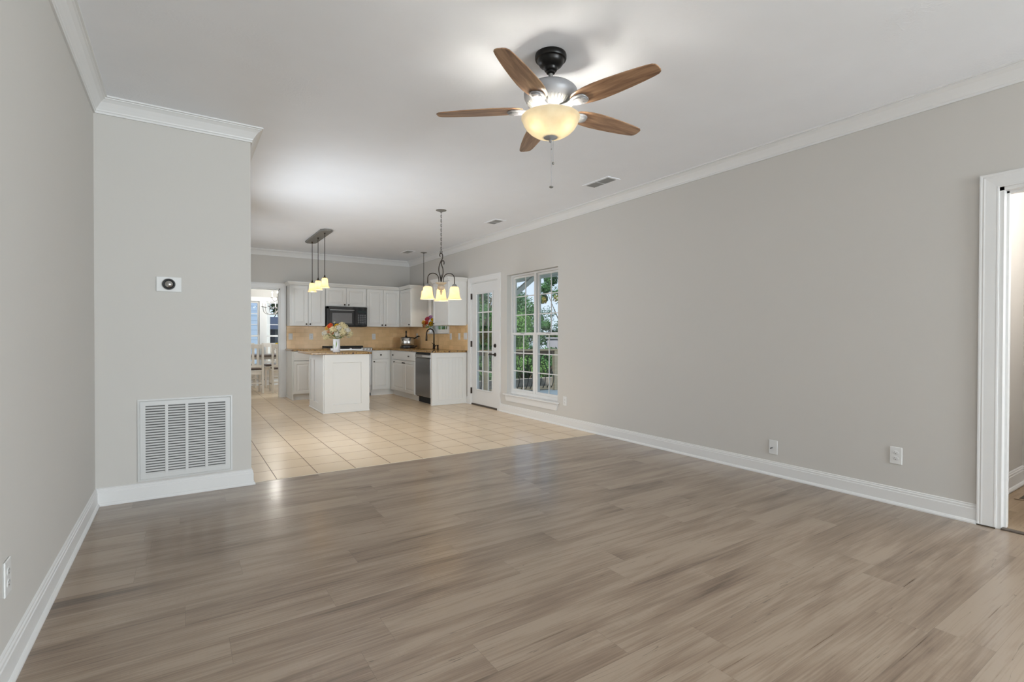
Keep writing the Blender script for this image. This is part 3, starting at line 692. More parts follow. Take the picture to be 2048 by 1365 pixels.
b = MB(); b.lathe([(0, -.496), (.006, -.492), (.010, -.487), (.007, -.482), (.012, -.478), (.022, -.474), (.036, -.468), (.043, -.461), (.042, -.457), (0, -.452)], n=32); b.build('finial', 'pewter', fan, True)
b = MB(); b.cyl((0, 0, -.455), (0, 0, -.36), .004); b.build('center_rod', 'pewter', fan, True)
cf = Vector((rt.x, rt.y, 0)).normalized()
cb = Vector((fw.x, fw.y, 0)).normalized()
for s, q, en in ((-1, -.062, 8), (1, -.062, 8), (0, .085, 17)):  # rear third bulb is added to keep the glow on the ceiling
    p = cf*s*.076 + cb*q + Vector((0, 0, -.405)); tp = Vector((p.x*.35, p.y*.35, -.372))
    b = MB(); b.ball(p, .020, 16); b.cyl(p+(tp-p)*.2, tp, .012, n=12)
    b.build('bulb', 'bulb', fan, True)
    light('fan_bulb_light', 'POINT', p, en, (1, .96, .88), .028, parent=fan)
def chain(name, x, y, z0, z1, end):
    b = MB(); b.tube([(x, y, z0), (x, y, z1)], .0011, n=6); c = b.build(name, 'pewter', fan)
    b = MB(); b.sm = True
    if end == 'disc': b.ball((x, y, z1-.006), .0125, 18, (1, 1, .5)); q = MB(); q.ball((x, y, -.53), .003, 8, (1, 1, 1.8)); q.build('chain_bead', 'gcan', c)
    else: b.ball((x, y, z1-.008), .007, 14, (1, 1, 1.35))
    b.build('pull_knob', 'gcan', c)
chain('pull_chain', .004, -.003, -.49, -.738, 'disc')
chain('pull_chain', .012, -.010, -.48, -.602, 'ball')

# ------------------------------------------------------------------ bell shades, pendants, chandelier
def bell(parent, c, r=.072, h=.147, rtop=.034, m='shade', name='glass_shade', energy=16.0):
    x, y, z = c   # z = bottom of the shade
    pr = [(r*.36, h), (r*.48, h*.985), (r*.57, h*.93), (r*.62, h*.82), (r*.645, h*.62), (r*.68, h*.42), (r*.74, h*.26), (r*.84, h*.12), (r*.985, h*.012), (r*.99, 0)]
    b = MB(); b.lathe([(rr, zz) for rr, zz in pr]+[(rr-.003, zz+.0015) for rr, zz in pr[::-1]], (x, y, z), 40, caps=False)
    s = fixn(b.build(name, m, parent, True))
    b = MB(); b.ball((x, y, z+h*.42), .017, 14, (1, 1, 1.25)); b.cyl((x, y, z+h*.5), (x, y, z+h*.98), .011, n=12); b.build('bulb', 'bulb', parent, True)
    light('bulb_light', 'POINT', (x, y, z+h*.40), energy, (1, .86, .66), .02, parent=parent)
    return s
ip = thing('island_pendant_light', 'three light pendant with grey bar canopy hanging above the island', 'pendant light')
bar = []
for sx, sy in ((-.09, 0), (-.045, -.075), (.045, -.075), (.09, 0)): bar.append((1.81+sx, 7.80+sy))
for sx, sy in ((.09, 0), (.045, .075), (-.045, .075), (-.09, 0)): bar.append((1.81+sx, 8.90+sy))
b = MB(); b.prism(bar, H-.028, H); o = b.build('bar_canopy', 'gcan', ip); o.modifiers.new('bevel', 'BEVEL').width = .006
for yy in (7.915, 8.357, 8.79):
    b = MB(); b.lathe([(0, -.022), (.006, -.022), (.011, -.010), (.014, 0), (0, .001)], (1.81, yy, H-.028), 16); b.build('stem_cap', 'bronze', ip, True)
    b = MB(); b.tube([(1.81, yy, H-.03), (1.81, yy, 2.07)], .0045, n=8); b.build('stem', 'bronze', ip, True)
    b = MB(); b.lathe([(0, 0), (.026, 0), (.026, .012), (.012, .022), (.008, .045), (.0045, .052), (0, .053)], (1.81, yy, 2.026), 20); b.build('socket_cap', 'bronze', ip, True)
    bell(ip, (1.81, yy, 1.882))
spd = thing('pendant_light', 'single amber glass pendant hanging over the kitchen sink', 'pendant light')
b = MB(); b.lathe([(0, -.03), (.008, -.03), (.012, -.018), (.05, -.008), (.062, -.004), (.062, 0), (0, 0)], (3.84, 8.883, H), 28); b.build('canopy', 'gcan', spd, True)
b = MB(); b.tube([(3.84, 8.883, H-.02), (3.84, 8.883, 2.05)], .0045, n=8); b.build('stem', 'bronze', spd, True)
b = MB(); b.lathe([(0, 0), (.026, 0), (.026, .012), (.012, .022), (.0045, .045), (0, .046)], (3.84, 8.883, 2.012), 20); b.build('socket_cap', 'bronze', spd, True)
bell(spd, (3.84, 8.883, 1.868), r=.068)

CX, CY = 2.735, 5.782
ch = thing('chandelier', 'three arm scroll chandelier with bell glass shades on a chain', 'chandelier', (CX, CY, 0))
b = MB(); b.lathe([(0, -.035), (.008, -.034), (.01, -.026), (.03, -.018), (.055, -.010), (.066, -.005), (.066, 0), (0, 0)], (0, 0, H), 32); b.build('canopy', 'gcan', ch, True)
b = MB(); b.sm = True
nl = 17; z = H-.034; zl = (H-.034-2.215)/nl
for k in range(nl):
    zc = z-zl*(k+.5); pts = []
    for j in range(12):
        a = 2*PI*j/12; u = .0085*math.cos(a); v = (zl*.62)*math.sin(a)
        pts.append((u, u*.3, zc+v) if k % 2 else (u*.5, u, zc+v))
    b.tube(pts, .0024, n=5, closed=True)
b.build('chain', 'bronze', ch)
vx = Vector((rt.x, rt.y, 0))
def V(u, z): return vx*u+Vector((0, 0, z))
b = MB(); b.sm = True; b.tube([V(.014*math.cos(2*PI*j/14), 2.213+.016*math.sin(2*PI*j/14)) for j in range(14)], .003, n=6, closed=True); b.build('hook_ring', 'bronze', ch)
def smoothpts(P, n=6):
    out = []; P = [Vector(p) for p in P]
    for i in range(len(P)-1):
        p0 = P[max(i-1, 0)]; p1 = P[i]; p2 = P[i+1]; p3 = P[min(i+2, len(P)-1)]
        for k in range(n):
            t = k/n; out.append(.5*((2*p1)+(p2-p0)*t+(2*p0-5*p1+4*p2-p3)*t*t+(3*p1-p0-3*p2+p3)*t**3))
    out.append(P[-1]); return out
b = MB(); b.sm = True
b.tube(smoothpts([V(-.012, 2.155), V(-.018, 2.172), V(-.010, 2.196), V(.006, 2.197), V(.018, 2.17), V(.015, 2.13), V(-.006, 2.09), V(-.026, 2.03), V(-.028, 1.97), V(-.012, 1.90), V(-.002, 1.83)]), .0062, n=8)
b.build('scroll', 'bronze', ch)
b = MB(); b.sm = True
b.tube(smoothpts([V(.032, 2.055), V(.037, 2.072), V(.034, 2.095), V(.020, 2.104), V(.004, 2.085), V(.006, 2.05), V(.022, 2.0), V(.024, 1.94), V(.010, 1.88), V(.002, 1.83)]), .0062, n=8)
b.build('scroll', 'bronze', ch)
b = MB(); b.lathe([(0, -.155), (.006, -.150), (.012, -.140), (.008, -.132), (.016, -.118), (.016, -.104), (.008, -.094), (.03, -.090), (.044, -.072), (.048, -.058), (.044, -.040), (.030, -.030), (.040, -.022), (.058, -.012), (.074, -.002), (.074, .002), (.03, .004), (0, .006)], (0, 0, 1.825), 36); b.build('hub', mat('antique_ivory_resin', (.48, .43, .36), .55, noise=(30, .3, (1, 1, 1))), ch, True)
a0 = math.atan2(CY, CX)
for k in range(3):
    a = a0+k*2*PI/3; u = Vector((math.cos(a), math.sin(a), 0)); RA = .19
    pts = [u*.030+Vector((0, 0, 1.825)), u*.034+Vector((0, 0, 1.87))]+[u*(.034+(RA-.034)/2*(1-math.cos(PI*j/10)))+Vector((0, 0, 1.87+.068*math.sin(PI*j/10))) for j in range(1, 10)]+[u*RA+Vector((0, 0, 1.87)), u*RA+Vector((0, 0, 1.80))]
    b = MB(); b.sm = True; b.tube(pts, .0058, n=8); arm = b.build('arm', 'bronze', ch)
    b = MB(); b.lathe([(0, 0), (.030, 0), (.034, .010), (.030, .024), (.022, .034), (.010, .042), (0, .043)], (u.x*RA, u.y*RA, 1.762), 24); b.build('socket_cup', 'gcan', arm, True)
    bell(ch, (u.x*RA, u.y*RA, 1.607), r=.092, h=.160, rtop=.036, energy=19)

# ------------------------------------------------------------------ kitchen cabinets
def ring_panel(b, w, h, rings, M):
    """front face of a door: rings = [(inset, depth)], local x 0..w, z 0..h, front at y=-depth (toward -y)"""
    vs = []; fs = []
    for i, (s, d) in enumerate(rings): vs += [(s, -d, s), (w-s, -d, s), (w-s, -d, h-s), (s, -d, h-s)]
    for i in range(len(rings)-1):
        for k in range(4): l = (k+1) % 4; fs.append((i*4+k, i*4+l, i*4+4+l, i*4+4+k))
    q = (len(rings)-1)*4; fs.append((q, q+1, q+2, q+3)); fs.append((3, 2, 1, 0))
    b.add(vs, fs, M)
RAISED = [(0, 0), (0, .017), (.003, .020), (.050, .020), (.055, .013), (.062, .012), (.085, .018), (.09, .018)]
FLATD = [(0, 0), (0, .015), (.004, .019), (.022, .019), (.026, .015), (.030, .018), (.032, .018)]
def knob_at(parent, p, M, sc=1):
    b = MB(); b.sm = True
    b.lathe([(0, 0), (.006, 0), (.006, .014), (.013, .018), (.015, .024), (.011, .029), (0, .031)], n=16, M=M @ Matrix.Translation((p[0], -.019, p[1])) @ Matrix.Rotation(PI/2, 4, 'X'))
    b.build('knob', 'bronze', parent)
def door(parent, x0, x1, z0, z1, M, knob=None, name='door', rings=RAISED):
    g = .0025; b = MB(); Md = M @ Matrix.Translation((x0+g, 0, z0+g)); ring_panel(b, x1-x0-2*g, z1-z0-2*g, rings, Md)
    d = fixn(b.build(name, 'cab', parent))
    for kk in (knob or []): knob_at(d, kk, M)
    return d
def frameM(x, y, rz): return Matrix.Translation((x, y, 0)) @ Matrix.Rotation(rz, 4, 'Z')
MF = frameM(0, 9.88, 0)     # upper cabinets on the far wall (front toward -y)
ZB, ZT = 1.335, 2.088
def carcass(name, label, a, b_, cat='cabinet', group=None):
    t = thing(name, label, cat)
    b = MB(); b.box(a, b_, .002); b.build('cabinet_body', 'cab', t); return t
c = carcass('wall_cabinet', 'white two door wall cabinet left of the microwave', (1.645, 9.88, ZB), (2.268, YK-.002, ZT))
door(c, 1.66, 1.959, ZB, ZT-.01, MF, [(1.925, ZB+.035)]); door(c, 1.959, 2.262, ZB, ZT-.01, MF, [(1.992, ZB+.035)])
c = carcass('wall_cabinet', 'short white two door cabinet directly above the microwave', (2.270, 9.88, 1.715), (3.050, YK-.002, ZT))
door(c, 2.275, 2.659, 1.717, ZT-.01, MF, [(2.62, 1.752)]); door(c, 2.659, 3.045, 1.717, ZT-.01, MF, [(2.698, 1.752)])
c = carcass('wall_cabinet', 'white two door wall cabinet right of the microwave', (3.052, 9.88, ZB), (XR-.002, YK-.002, ZT))
door(c, 3.057, 3.393, ZB, ZT-.01, MF, [(3.358, ZB+.035)]); door(c, 3.393, 3.735, ZB, ZT-.01, MF, [(3.43, ZB+.035)])
def MS(x): return Matrix.Translation((x, 0, 0)) @ Matrix.Rotation(-PI/2, 4, 'Z')   # local x -> -y world, front faces -x
c = carcass('wall_cabinet', 'white corner wall cabinet between the range wall and the sink window', (3.752, 9.27, ZB), (XR-.002, 9.878, ZT))
door(c, -9.845, -9.275, ZB, ZT-.01, MS(3.752), [(-9.31, ZB+.04)])
c = carcass('wall_cabinet', 'white wall cabinet between the sink window and the patio door', (3.752, 7.605, ZB), (XR-.002, 8.225, ZT))
door(c, -8.22, -7.61, ZB, ZT-.01, MS(3.752), [(-8.17, ZB+.035)])
cmold = [(0, 0), (.010, 0), (.014, .006), (.020, .018), (.036, .040), (.044, .048), (.044, .062), (0, .062)]
def cab_crown(label, path):
    b = MB()
    for vs, fs in sweep(path, (0, 0, 1), cmold): b.add(vs, fs)
    # flat cover so the top is closed
    struct(fixn(b.build('trim_%d' % (15 if 'range' in label else 16), 'cab')), label)
zt = ZT-.002
# (N x dir) must point out of the cabinets: walk with the cabinets on the right
cab_crown('white crown moulding running over the range wall and corner cabinets', [(XR-.003, 9.27, zt), (3.735, 9.27, zt), (3.735, 9.862, zt), (1.645, 9.862, zt), (1.645, YK-.003, zt)][::1])
cab_crown('white crown moulding over the cabinet beside the patio door', [(XR-.003, 7.605, zt), (3.735, 7.605, zt), (3.735, 8.225, zt), (XR-.003, 8.225, zt)])

# base cabinets
MB_ = frameM(0, 9.56, 0); CT = .875
def toe(b, a, c): b.box(a, c)
c = thing('base_cabinet', 'white base cabinet with drawer beside the dining doorway', 'cabinet')
b = MB(); b.box((1.645, 9.56, .10), (2.28, YK-.002, CT)); b.box((1.645, 9.60, 0), (2.28, YK-.002, .10)); b.box((1.632, 9.555, 0), (1.645, YK-.002, CT-.002)); b.build('cabinet_body', 'cab', c)
door(c, 1.648, 1.96, .705, .865, MB_, None, 'drawer', FLATD); door(c, 1.96, 2.272, .705, .865, MB_, [(2.116, .785)], 'drawer', FLATD)
door(c, 1.648, 1.96, .112, .698, MB_, [(1.925, .66)]); door(c, 1.96, 2.272, .112, .698, MB_, [(1.995, .66)])
b = MB(); b.box((1.624, 9.548, 0), (1.634, YK-.002, .03), .004); b.box((1.624, 9.542, 0), (1.66, 9.556, .03), .004); b.build('shoe_molding', 'cab', c)
c = thing('base_cabinet', 'narrow white base cabinet with drawer right of the range', 'cabinet')
b = MB(); b.box((3.050, 9.56, .10), (3.438, YK-.002, CT)); b.box((3.050, 9.60, 0), (3.499, YK-.002, .10)); b.build('cabinet_body', 'cab', c)
door(c, 3.055, 3.395, .705, .865, MB_, [(3.225, .785)], 'drawer', FLATD); door(c, 3.055, 3.395, .112, .698, MB_, [(3.092, .655)])
c = thing('sink_base_cabinet', 'long white sink base cabinet under the kitchen window', 'cabinet')
b = MB(); b.box((3.44, 8.312, .10), (XR-.002, 9.558, .70)); b.box((3.44, 8.312, .70), (3.46, 9.558, CT)); b.box((3.50, 8.312, 0), (XR-.002, 9.60, .10)); b.box((3.46, 8.312, .70), (XR-.002, 8.33, CT)); b.box((3.46, 9.2, .70), (XR-.002, 9.558, CT)); b.build('cabinet_body', 'cab', c)
MSB = MS(3.44)
door(c, -9.42, -8.316, .705, .865, MSB, [(-9.36, .785), (-8.56, .785)], 'drawer', [(0, 0), (0, .017), (.003, .020), (.02, .020)])
door(c, -9.42, -8.806, .112, .698, MSB, [(-9.29, .655), (-8.845, .655)]); door(c, -8.806, -8.316, .112, .698, MSB, [(-8.765, .655)])
c = thing('cabinet_end_panel', 'white panelled end of the sink counter facing the living room', 'cabinet panel')
b = MB(); b.box((3.435, 7.622, 0), (XR-.002, 7.662, CT)); b.build('panel_body', 'cab', c)
b = MB(); w_, h_ = XR-.004-3.435, CT-.002; ring_panel(b, w_, h_, [(0, 0), (0, .014), (.002, .016), (.085, .016), (.088, .006), (.09, .006)], Matrix.Translation((3.435, 7.622, .001))); fixn(b.build('panel_frame', 'cab', c))
b = MB()
for k in range(7): xx = 3.56+k*.062; b.cyl((xx, 7.6155, .10), (xx, 7.6155, .775), .0022, n=6)
b.build('beadboard', 'cab', c)
b = MB(); b.box((3.425, 7.590, 0), (XR-.002, 7.606, .024), .005); b.build('shoe_molding', 'cab', c)

# dishwasher
d = thing('dishwasher', 'stainless steel dishwasher with dark kick plate', 'dishwasher')
b = MB(); b.box((3.46, 7.668, .10), (XR-.01, 8.308, .87)); b.build('tub', 'dark', d)
b = MB(); b.box((3.432, 7.672, .118), (3.46, 8.304, .775), .006); b.build('door', 'dwsteel', d)
b = MB(); b.box((3.428, 7.672, .780), (3.46, 8.304, .838), .006); cp = b.build('control_panel', 'dwsteel', d)
b = MB(); b.box((3.438, 7.672, .840), (3.46, 8.304, .862)); b.build('black_trim', 'dark', d)
b = MB(); b.box((3.4265, 7.70, .792), (3.430, 8.00, .826)); b.build('handle_plate', mat('pale_label_plate', (.5, .49, .47), .4), cp)
b = MB(); b.box((3.50, 7.672, .0), (3.52, 8.304, .118)); b.build('kick_plate', 'dark', d)

# range
r = thing('range', 'stainless steel slide in range behind the island', 'stove')
b = MB(); b.box((2.286, 9.56, .05), (3.044, 10.15, .90)); b.build('oven_body', 'steel', r)
b = MB(); b.box((2.275, 9.53, .90), (3.055, YK-.012, .922), .004); b.build('cooktop', 'glassblk', r)
b = MB(); b.box((2.275, 9.502, .86), (3.055, 9.60, .930), .012); cp = b.build('control_panel', 'steel', r)
b = MB(); b.box((2.42, 9.500, .906), (2.62, 9.53, .932)); b.box((2.66, 9.500, .906), (2.84, 9.53, .932)); b.build('display', 'glassblk', cp)
for xx in (2.33, 2.88, 2.94, 3.00):
    b = MB(); b.sm = True; b.lathe([(0, 0), (.019, 0), (.019, .004), (.016, .018), (0, .020)], n=18, M=Matrix.Translation((xx, 9.502, .898)) @ Matrix.Rotation(PI*.42, 4, 'X')); b.build('knob', 'chrome', cp)
b = MB(); b.box((2.28, 10.08, .92), (3.05, YK-.013, .955), .006); b.build('rear_vent', 'dark', r)
b = MB(); b.box((2.29, 9.525, .20), (3.04, 9.56, .84), .006); od = b.build('oven_door', 'steel', r)
b = MB(); b.box((2.40, 9.520, .36), (2.93, 9.527, .66)); b.build('oven_window', 'glassblk', od)
b = MB(); b.sm = True; b.cyl((2.34, 9.485, .79), (2.99, 9.485, .79), .012, n=12); b.cyl((2.37, 9.485, .79), (2.37, 9.53, .79), .008, n=8); b.cyl((2.96, 9.485, .79), (2.96, 9.53, .79), .008, n=8); b.build('handle', 'steel', od)
b = MB(); b.box((2.29, 9.528, .06), (3.04, 9.56, .19), .006); b.build('drawer', 'steel', r)
for gx in (2.42, 2.80):
    b = MB()
    for gy in (9.70, 9.95):
        for q in range(4): a = q*PI/4; b.box((-.09, -.005, .922), (.09, .005, .938), 0, Matrix.Translation((gx, gy, 0)) @ Matrix.Rotation(a, 4, 'Z'))
    b.box((gx-.005, 9.62, .923), (gx+.005, 10.03, .937)); b.build('burner_grate', 'dark', r)

# microwave
m = thing('microwave', 'black over the range microwave under the short cabinet', 'microwave')
b = MB(); b.box((2.283, 9.83, 1.332), (3.043, YK-.01, 1.712)); b.build('microwave_body', 'dark', m)
b = MB(); b.box((2.283, 9.800, 1.332), (2.315, 9.83, 1.712)); b.box((2.283, 9.80, 1.672), (3.043, 9.83, 1.712)); b.build('vent_trim', 'glassblk', m)
b = MB(); b.box((2.317, 9.795, 1.350), (2.800, 9.83, 1.670), .004); dd = b.build('door', 'glassblk', m)
b = MB(); b.box((2.375, 9.793, 1.395), (2.745, 9.796, 1.590)); b.build('door_window', 'screen', dd)  # grey of the room's reflection is put into this window's colour
b = MB(); b.box((2.33, 9.775, 1.640), (2.79, 9.790, 1.652), .004); b.box((2.34, 9.78, 1.642), (2.36, 9.80, 1.650)); b.box((2.76, 9.78, 1.642), (2.78, 9.80, 1.650)); b.build('handle', 'steel', dd)
b = MB(); b.box((2.804, 9.797, 1.350), (3.041, 9.83, 1.670), .004); cp = b.build('control_panel', 'glassblk', m)
b = MB()
for i in range(4):
    for j in range(5): b.box((2.86+i*.042, 9.7955, 1.40+j*.036), (2.888+i*.042, 9.7975, 1.422+j*.036))
b.build('keypad', mat('keypad_grey', (.11, .11, .11), .4), cp)
b = MB(); b.box((2.86, 9.7955, 1.60), (3.015, 9.7975, 1.645)); b.build('display', mat('dark_display', (.02, .03, .03), .1), cp)

# backsplash
b = MB(); b.box((1.64, YK-.012, .90), (XR-.001, YK-.0005, ZB+.02)); tag(b.build('backsplash', 'bsx'), 'tan stone tile backsplash behind the range', 'backsplash')
b = MB()
for a, c_, z0_, z1_ in ((7.55, 8.26, .90, 1.352), (8.26, 9.21, .90, 1.19), (9.21, YK-.013, .90, ZB+.02)): b.box((XR-.012, a, z0_), (XR-.0005, c_, z1_))
tag(b.build('backsplash', 'bsy'), 'tan stone tile backsplash behind the sink', 'backsplash')

# countertops
b = MB(); b.box((1.618, 9.535, CT), (2.283, YK-.012, .907), .006); tag(b.build('countertop', 'granite'), 'brown granite countertop left of the range', 'countertop')
b = MB(); z0, z1 = CT, .907
b.box((3.047, 9.535, z0), (XR-.013, YK-.013, z1), .004); b.box((3.415, 9.10, z0), (XR-.013, 9.540, z1)); b.box((3.415, 7.592, z0), (XR-.013, 8.42, z1), .004)
b.box((3.415, 8.418, z0), (3.51, 9.102, z1)); b.box((3.90, 8.418, z0), (XR-.013, 9.102, z1)); tag(b.build('countertop', 'granite'), 'brown granite countertop wrapping the corner and sink', 'countertop')
s = thing('sink', 'undermount stainless steel sink below the window', 'sink')
b = MB(); b.box((3.50, 8.41, .71), (3.505, 9.11, CT)); b.box((3.905, 8.41, .71), (3.91, 9.11, CT)); b.box((3.505, 8.41, .71), (3.905, 8.415, CT)); b.box((3.505, 9.105, .71), (3.905, 9.11, CT)); b.box((3.50, 8.41, .703), (3.91, 9.11, .71)); b.build('basin', 'steel', s)
b = MB(); b.lathe([(0, 0), (.045, 0), (.045, .003), (.03, .001), (0, .001)], (3.70, 8.76, .71), 20); b.build('drain', 'chrome', s)

# faucet and soap dispenser
f = thing('faucet', 'tall dark bronze gooseneck pull down faucet behind the sink', 'faucet', (3.975, 8.715, .907))
b = MB(); b.sm = True; b.lathe([(0, 0), (.030, 0), (.030, .008), (.022, .016), (.020, .085), (.017, .095), (0, .096)], n=24); b.build('base', 'bronze', f)
b = MB(); b.sm = True
pts = [(0, 0, .09), (0, 0, .20), (0, 0, .29)]+[(-.075+.075*math.cos(PI*j/12), 0, .29+.09*math.sin(PI*j/12)) for j in range(1, 13)]+[(-.15, 0, .27)]
b.tube(pts, .0125, n=12); b.build('neck', 'bronze', f)
b = MB(); b.sm = True; b.tube([(-.15, 0, .275), (-.15, 0, .25), (-.152, 0, .19), (-.153, 0, .155)], .016, radii=[.0135, .016, .017, .020], n=14); b.build('spray_head', 'bronze', f)
b = MB(); b.sm = True; b.cyl((0, 0, .055), (0, -.055, .058), .012, n=12); b.tube([(0, -.05, .058), (-.03, -.06, .085), (-.075, -.065, .12)], .006, n=8); b.build('lever', 'bronze', f)
s = thing('soap_dispenser', 'small dark bronze soap dispenser right of the faucet', 'soap dispenser', (3.99, 8.58, .907))
b = MB(); b.sm = True; b.lathe([(0, 0), (.022, 0), (.022, .006), (.015, .012), (.015, .060), (.017, .064), (.017, .078), (0, .08)], n=20); b.build('bottle', 'bronze', s)
b = MB(); b.sm = True; b.tube([(0, 0, .072), (-.03, 0, .074), (-.055, 0, .066)], .006, n=8); b.build('spout', 'bronze', s)

# pot on its warming base
p = thing('slow_cooker', 'stainless slow cooker on a black base in the counter corner', 'slow cooker', (3.82, 9.64, .907)); p.scale = (1.15, 1.15, 1.22)
b = MB(); b.sm = True; b.lathe([(0, 0), (.13, 0), (.138, .008), (.134, .035), (.125, .042), (0, .043)], n=36); b.cyl((.13, -.02, .03), (.165, -.03, .034), .009, n=8); b.build('heating_base', 'glassblk', p)
b = MB(); b.sm = True; b.lathe([(0, .043), (.118, .043), (.122, .05), (.122, .165), (.119, .168), (0, .168)], n=40); b.build('pot', 'chrome', p)
b = MB(); b.sm = True; b.lathe([(.126, .166), (.127, .172), (.10, .182), (.04, .190), (0, .191), (0, .166)], n=36); li = b.build('lid', 'glassblk', p)
b = MB(); b.sm = True; b.lathe([(0, .186), (.022, .186), (.020, .196), (.010, .21), (.010, .245), (.014, .262), (.010, .288), (0, .292)], (-.03, 0, 0), 16); b.build('lid_handle', 'black', li)
b = MB(); b.sm = True; b.tube(smoothpts([(.12*.83, -.12*.55, .160), (.145*.83, -.145*.55, .178), (.18*.83, -.18*.55, .196), (.21*.83, -.21*.55, .197)]), .009, n=8); b.build('side_handle', 'black', p)

# island
isl = thing('kitchen_island', 'white panelled kitchen island under the three light pendant', 'kitchen island')
IX0, IX1, IY0, IY1 = 1.742, 2.405, 7.662, 8.60
b = MB(); b.box((IX0, IY0, 0), (IX1, IY1, CT)); b.build('island_body', 'cab', isl)
PANEL = [(0, 0), (0, .018), (.001, .020), (.122, .020), (.126, .003), (.13, .003)]
b = MB(); ring_panel(b, IX1-IX0, CT-.002, PANEL, Matrix.Translation((IX0, IY0, .001))); fixn(b.build('front_panel', 'cab', isl))
b = MB()
for a_, c_ in ((IY0, 7.98), (8.28, 8.40), (8.54, IY1)): b.box((IX0-.016, a_, 0), (IX0, c_, CT-.002))
for a_, c_ in ((7.98, 8.28), (8.40, 8.54)): b.box((IX0-.016, a_, 0), (IX0, c_, .13)); b.box((IX0-.016, a_, .78), (IX0, c_, CT-.002))
b.build('side_panel', 'cab', isl)
b = MB(); b.box((IX0-.026, IY0-.026, 0), (IX1+.005, IY0-.010, .022), .005); b.box((IX0-.026, IY0-.024, 0), (IX0-.010, IY1, .022), .005); b.build('shoe_molding', 'cab', isl)
MR = Matrix.Translation((IX1, 0, 0)) @ Matrix.Rotation(PI/2, 4, 'Z')
door(isl, IY0+.03, IY0+.47, .11, .70, MR, [(IY0+.43, .66)]); door(isl, IY0+.47, IY1-.02, .11, .70, MR, [(IY0+.51, .66)]); door(isl, IY0+.03, IY1-.02, .71, .865, MR, [(IY0+.47, .79)], 'drawer', FLATD)
b = MB(); b.box((1.550, 7.620, CT), (2.440, 8.62, .907), .006); tag(b.build('countertop', 'granite'), 'brown granite slab on top of the island', 'countertop')

# ------------------------------------------------------------------ flowers
random.seed(7)
FM = {}
def petal_mat(key, c):
    FM[key] = leaf_mat('petal_'+key, tuple(v*.8 for v in c), c); return FM[key]
for k_, c_ in dict(cream=(.84, .76, .50), white=(.82, .80, .72), orange=(.85, .20, .08), yellow=(.86, .60, .16), peach=(.85, .50, .28), pink=(.75, .20, .28), lilac=(.60, .38, .62), gold=(.85, .62, .05)).items(): petal_mat(k_, c_)
def cluster_bloom(r, n=70):
    b = MB()
    for _ in range(n):
        d = Vector((random.gauss(0, 1), random.gauss(0, 1), random.gauss(.25, 1))).normalized(); p = d*r*random.uniform(.75, 1)
        q = d.to_track_quat('Z', 'Y').to_matrix().to_4x4(); s = r*.24
        Mx = Matrix.Translation(p) @ q @ Matrix.Rotation(random.random()*6, 4, 'Z')
        for k in range(4):
            a = k*PI/2; c1 = (math.cos(a), math.sin(a)); c2 = (math.cos(a+.6), math.sin(a+.6)); c3 = (math.cos(a-.6), math.sin(a-.6))
            b.add([(0, 0, 0), (c3[0]*s*.7, c3[1]*s*.7, s*.15), (c1[0]*s*1.1, c1[1]*s*1.1, s*.3), (c2[0]*s*.7, c2[1]*s*.7, s*.15)], [(0, 1, 2, 3)], Mx)
    b.ball((0, 0, 0), r*.6, 10)
    return b
def cup_bloom(r, layers=5):
    b = MB()
    for L_ in range(layers):
        t = (L_+1)/layers; n = 4+L_*2
        for k in range(n):
            a = 2*PI*k/n+L_*.5; wd = .9*PI/n*1.5; rr = r*t
            pts = []
            for i in range(4):
                h = i/3
                rad = rr*(.45+.55*math.sin(h*PI*.62)); zz = r*(-.5+h*(1.25-.55*t))
                for j in (-1, 0, 1): aa = a+j*wd*(.5+.5*math.sin(h*PI*.8)); pts.append((rad*math.cos(aa), rad*math.sin(aa), zz - abs(j)*r*.06))
            fs = []
            for i in range(3):
                for j in range(2): q = i*3+j; fs.append((q, q+1, q+4, q+3))
            b.add(pts, fs)
    b.ball((0, 0, -.1*r), r*.35, 8)
    return b
BL = {}
def flower(name, label, group, key, r, kind, pos, mouth, bottom):
    t = thing(name, label, 'flower', pos, group=group)
    if (key, kind) not in BL: BL[(key, kind)] = (cluster_bloom(1) if kind == 'cluster' else cup_bloom(1)).build('bloom', FM[key])
    else:
        o = BL[(key, kind)].copy(); C.objects.link(o); BL[(key, kind)] = o
    o = BL[(key, kind)]; o.parent = t; o.scale = (r, r, r)
    v = (Vector(pos)-Vector(mouth)).normalized()*.7-Vector((fw.x, fw.y, 0))*.8; o.rotation_euler = v.to_track_quat('Z', 'Y').to_euler()
    b = MB(); P = Vector(pos); b.sm = True
    m_ = Vector(mouth)+Vector((random.uniform(-.02, .02), random.uniform(-.02, .02), 0)); b.tube([Vector((0, 0, 0)), (m_-P)*.5+Vector((0, 0, .012)), m_-P, Vector(bottom)-P], .0022, n=5)
    b.build('stem', 'stem', t)
    b = MB()
    for k in range(5):
        a = random.random()*6.28; d = Vector((math.cos(a), math.sin(a), random.uniform(-.3, .4))).normalized(); st = (m_-P)*random.uniform(.25, .6); L_ = random.uniform(.03, .05); sd = d.cross(Vector((0, 0, 1))).normalized()*L_*.25
        b.add([st, st+d*L_*.5+sd, st+d*L_, st+d*L_*.5-sd], [(0, 1, 2, 3)])
    b.build('leaf', 'potgreen', t)
    return t
VP = Vector((1.985, 7.925, .907)); rx = Vector((rt.x, rt.y, 0)); ry = Vector((fw.x, fw.y, 0)).normalized()
v = thing('pitcher_vase', 'white porcelain pitcher with green leaf print on the island', 'vase', VP)
b = MB(); b.lathe([(0, 0), (.052, 0), (.055, .004), (.054, .06), (.051, .13), (.052, .185), (.056, .197), (.053, .197), (.048, .185), (.048, .01), (0, .01)], n=36); b.build('vase_body', 'porcelain', v, True)
b = MB(); b.sm = True
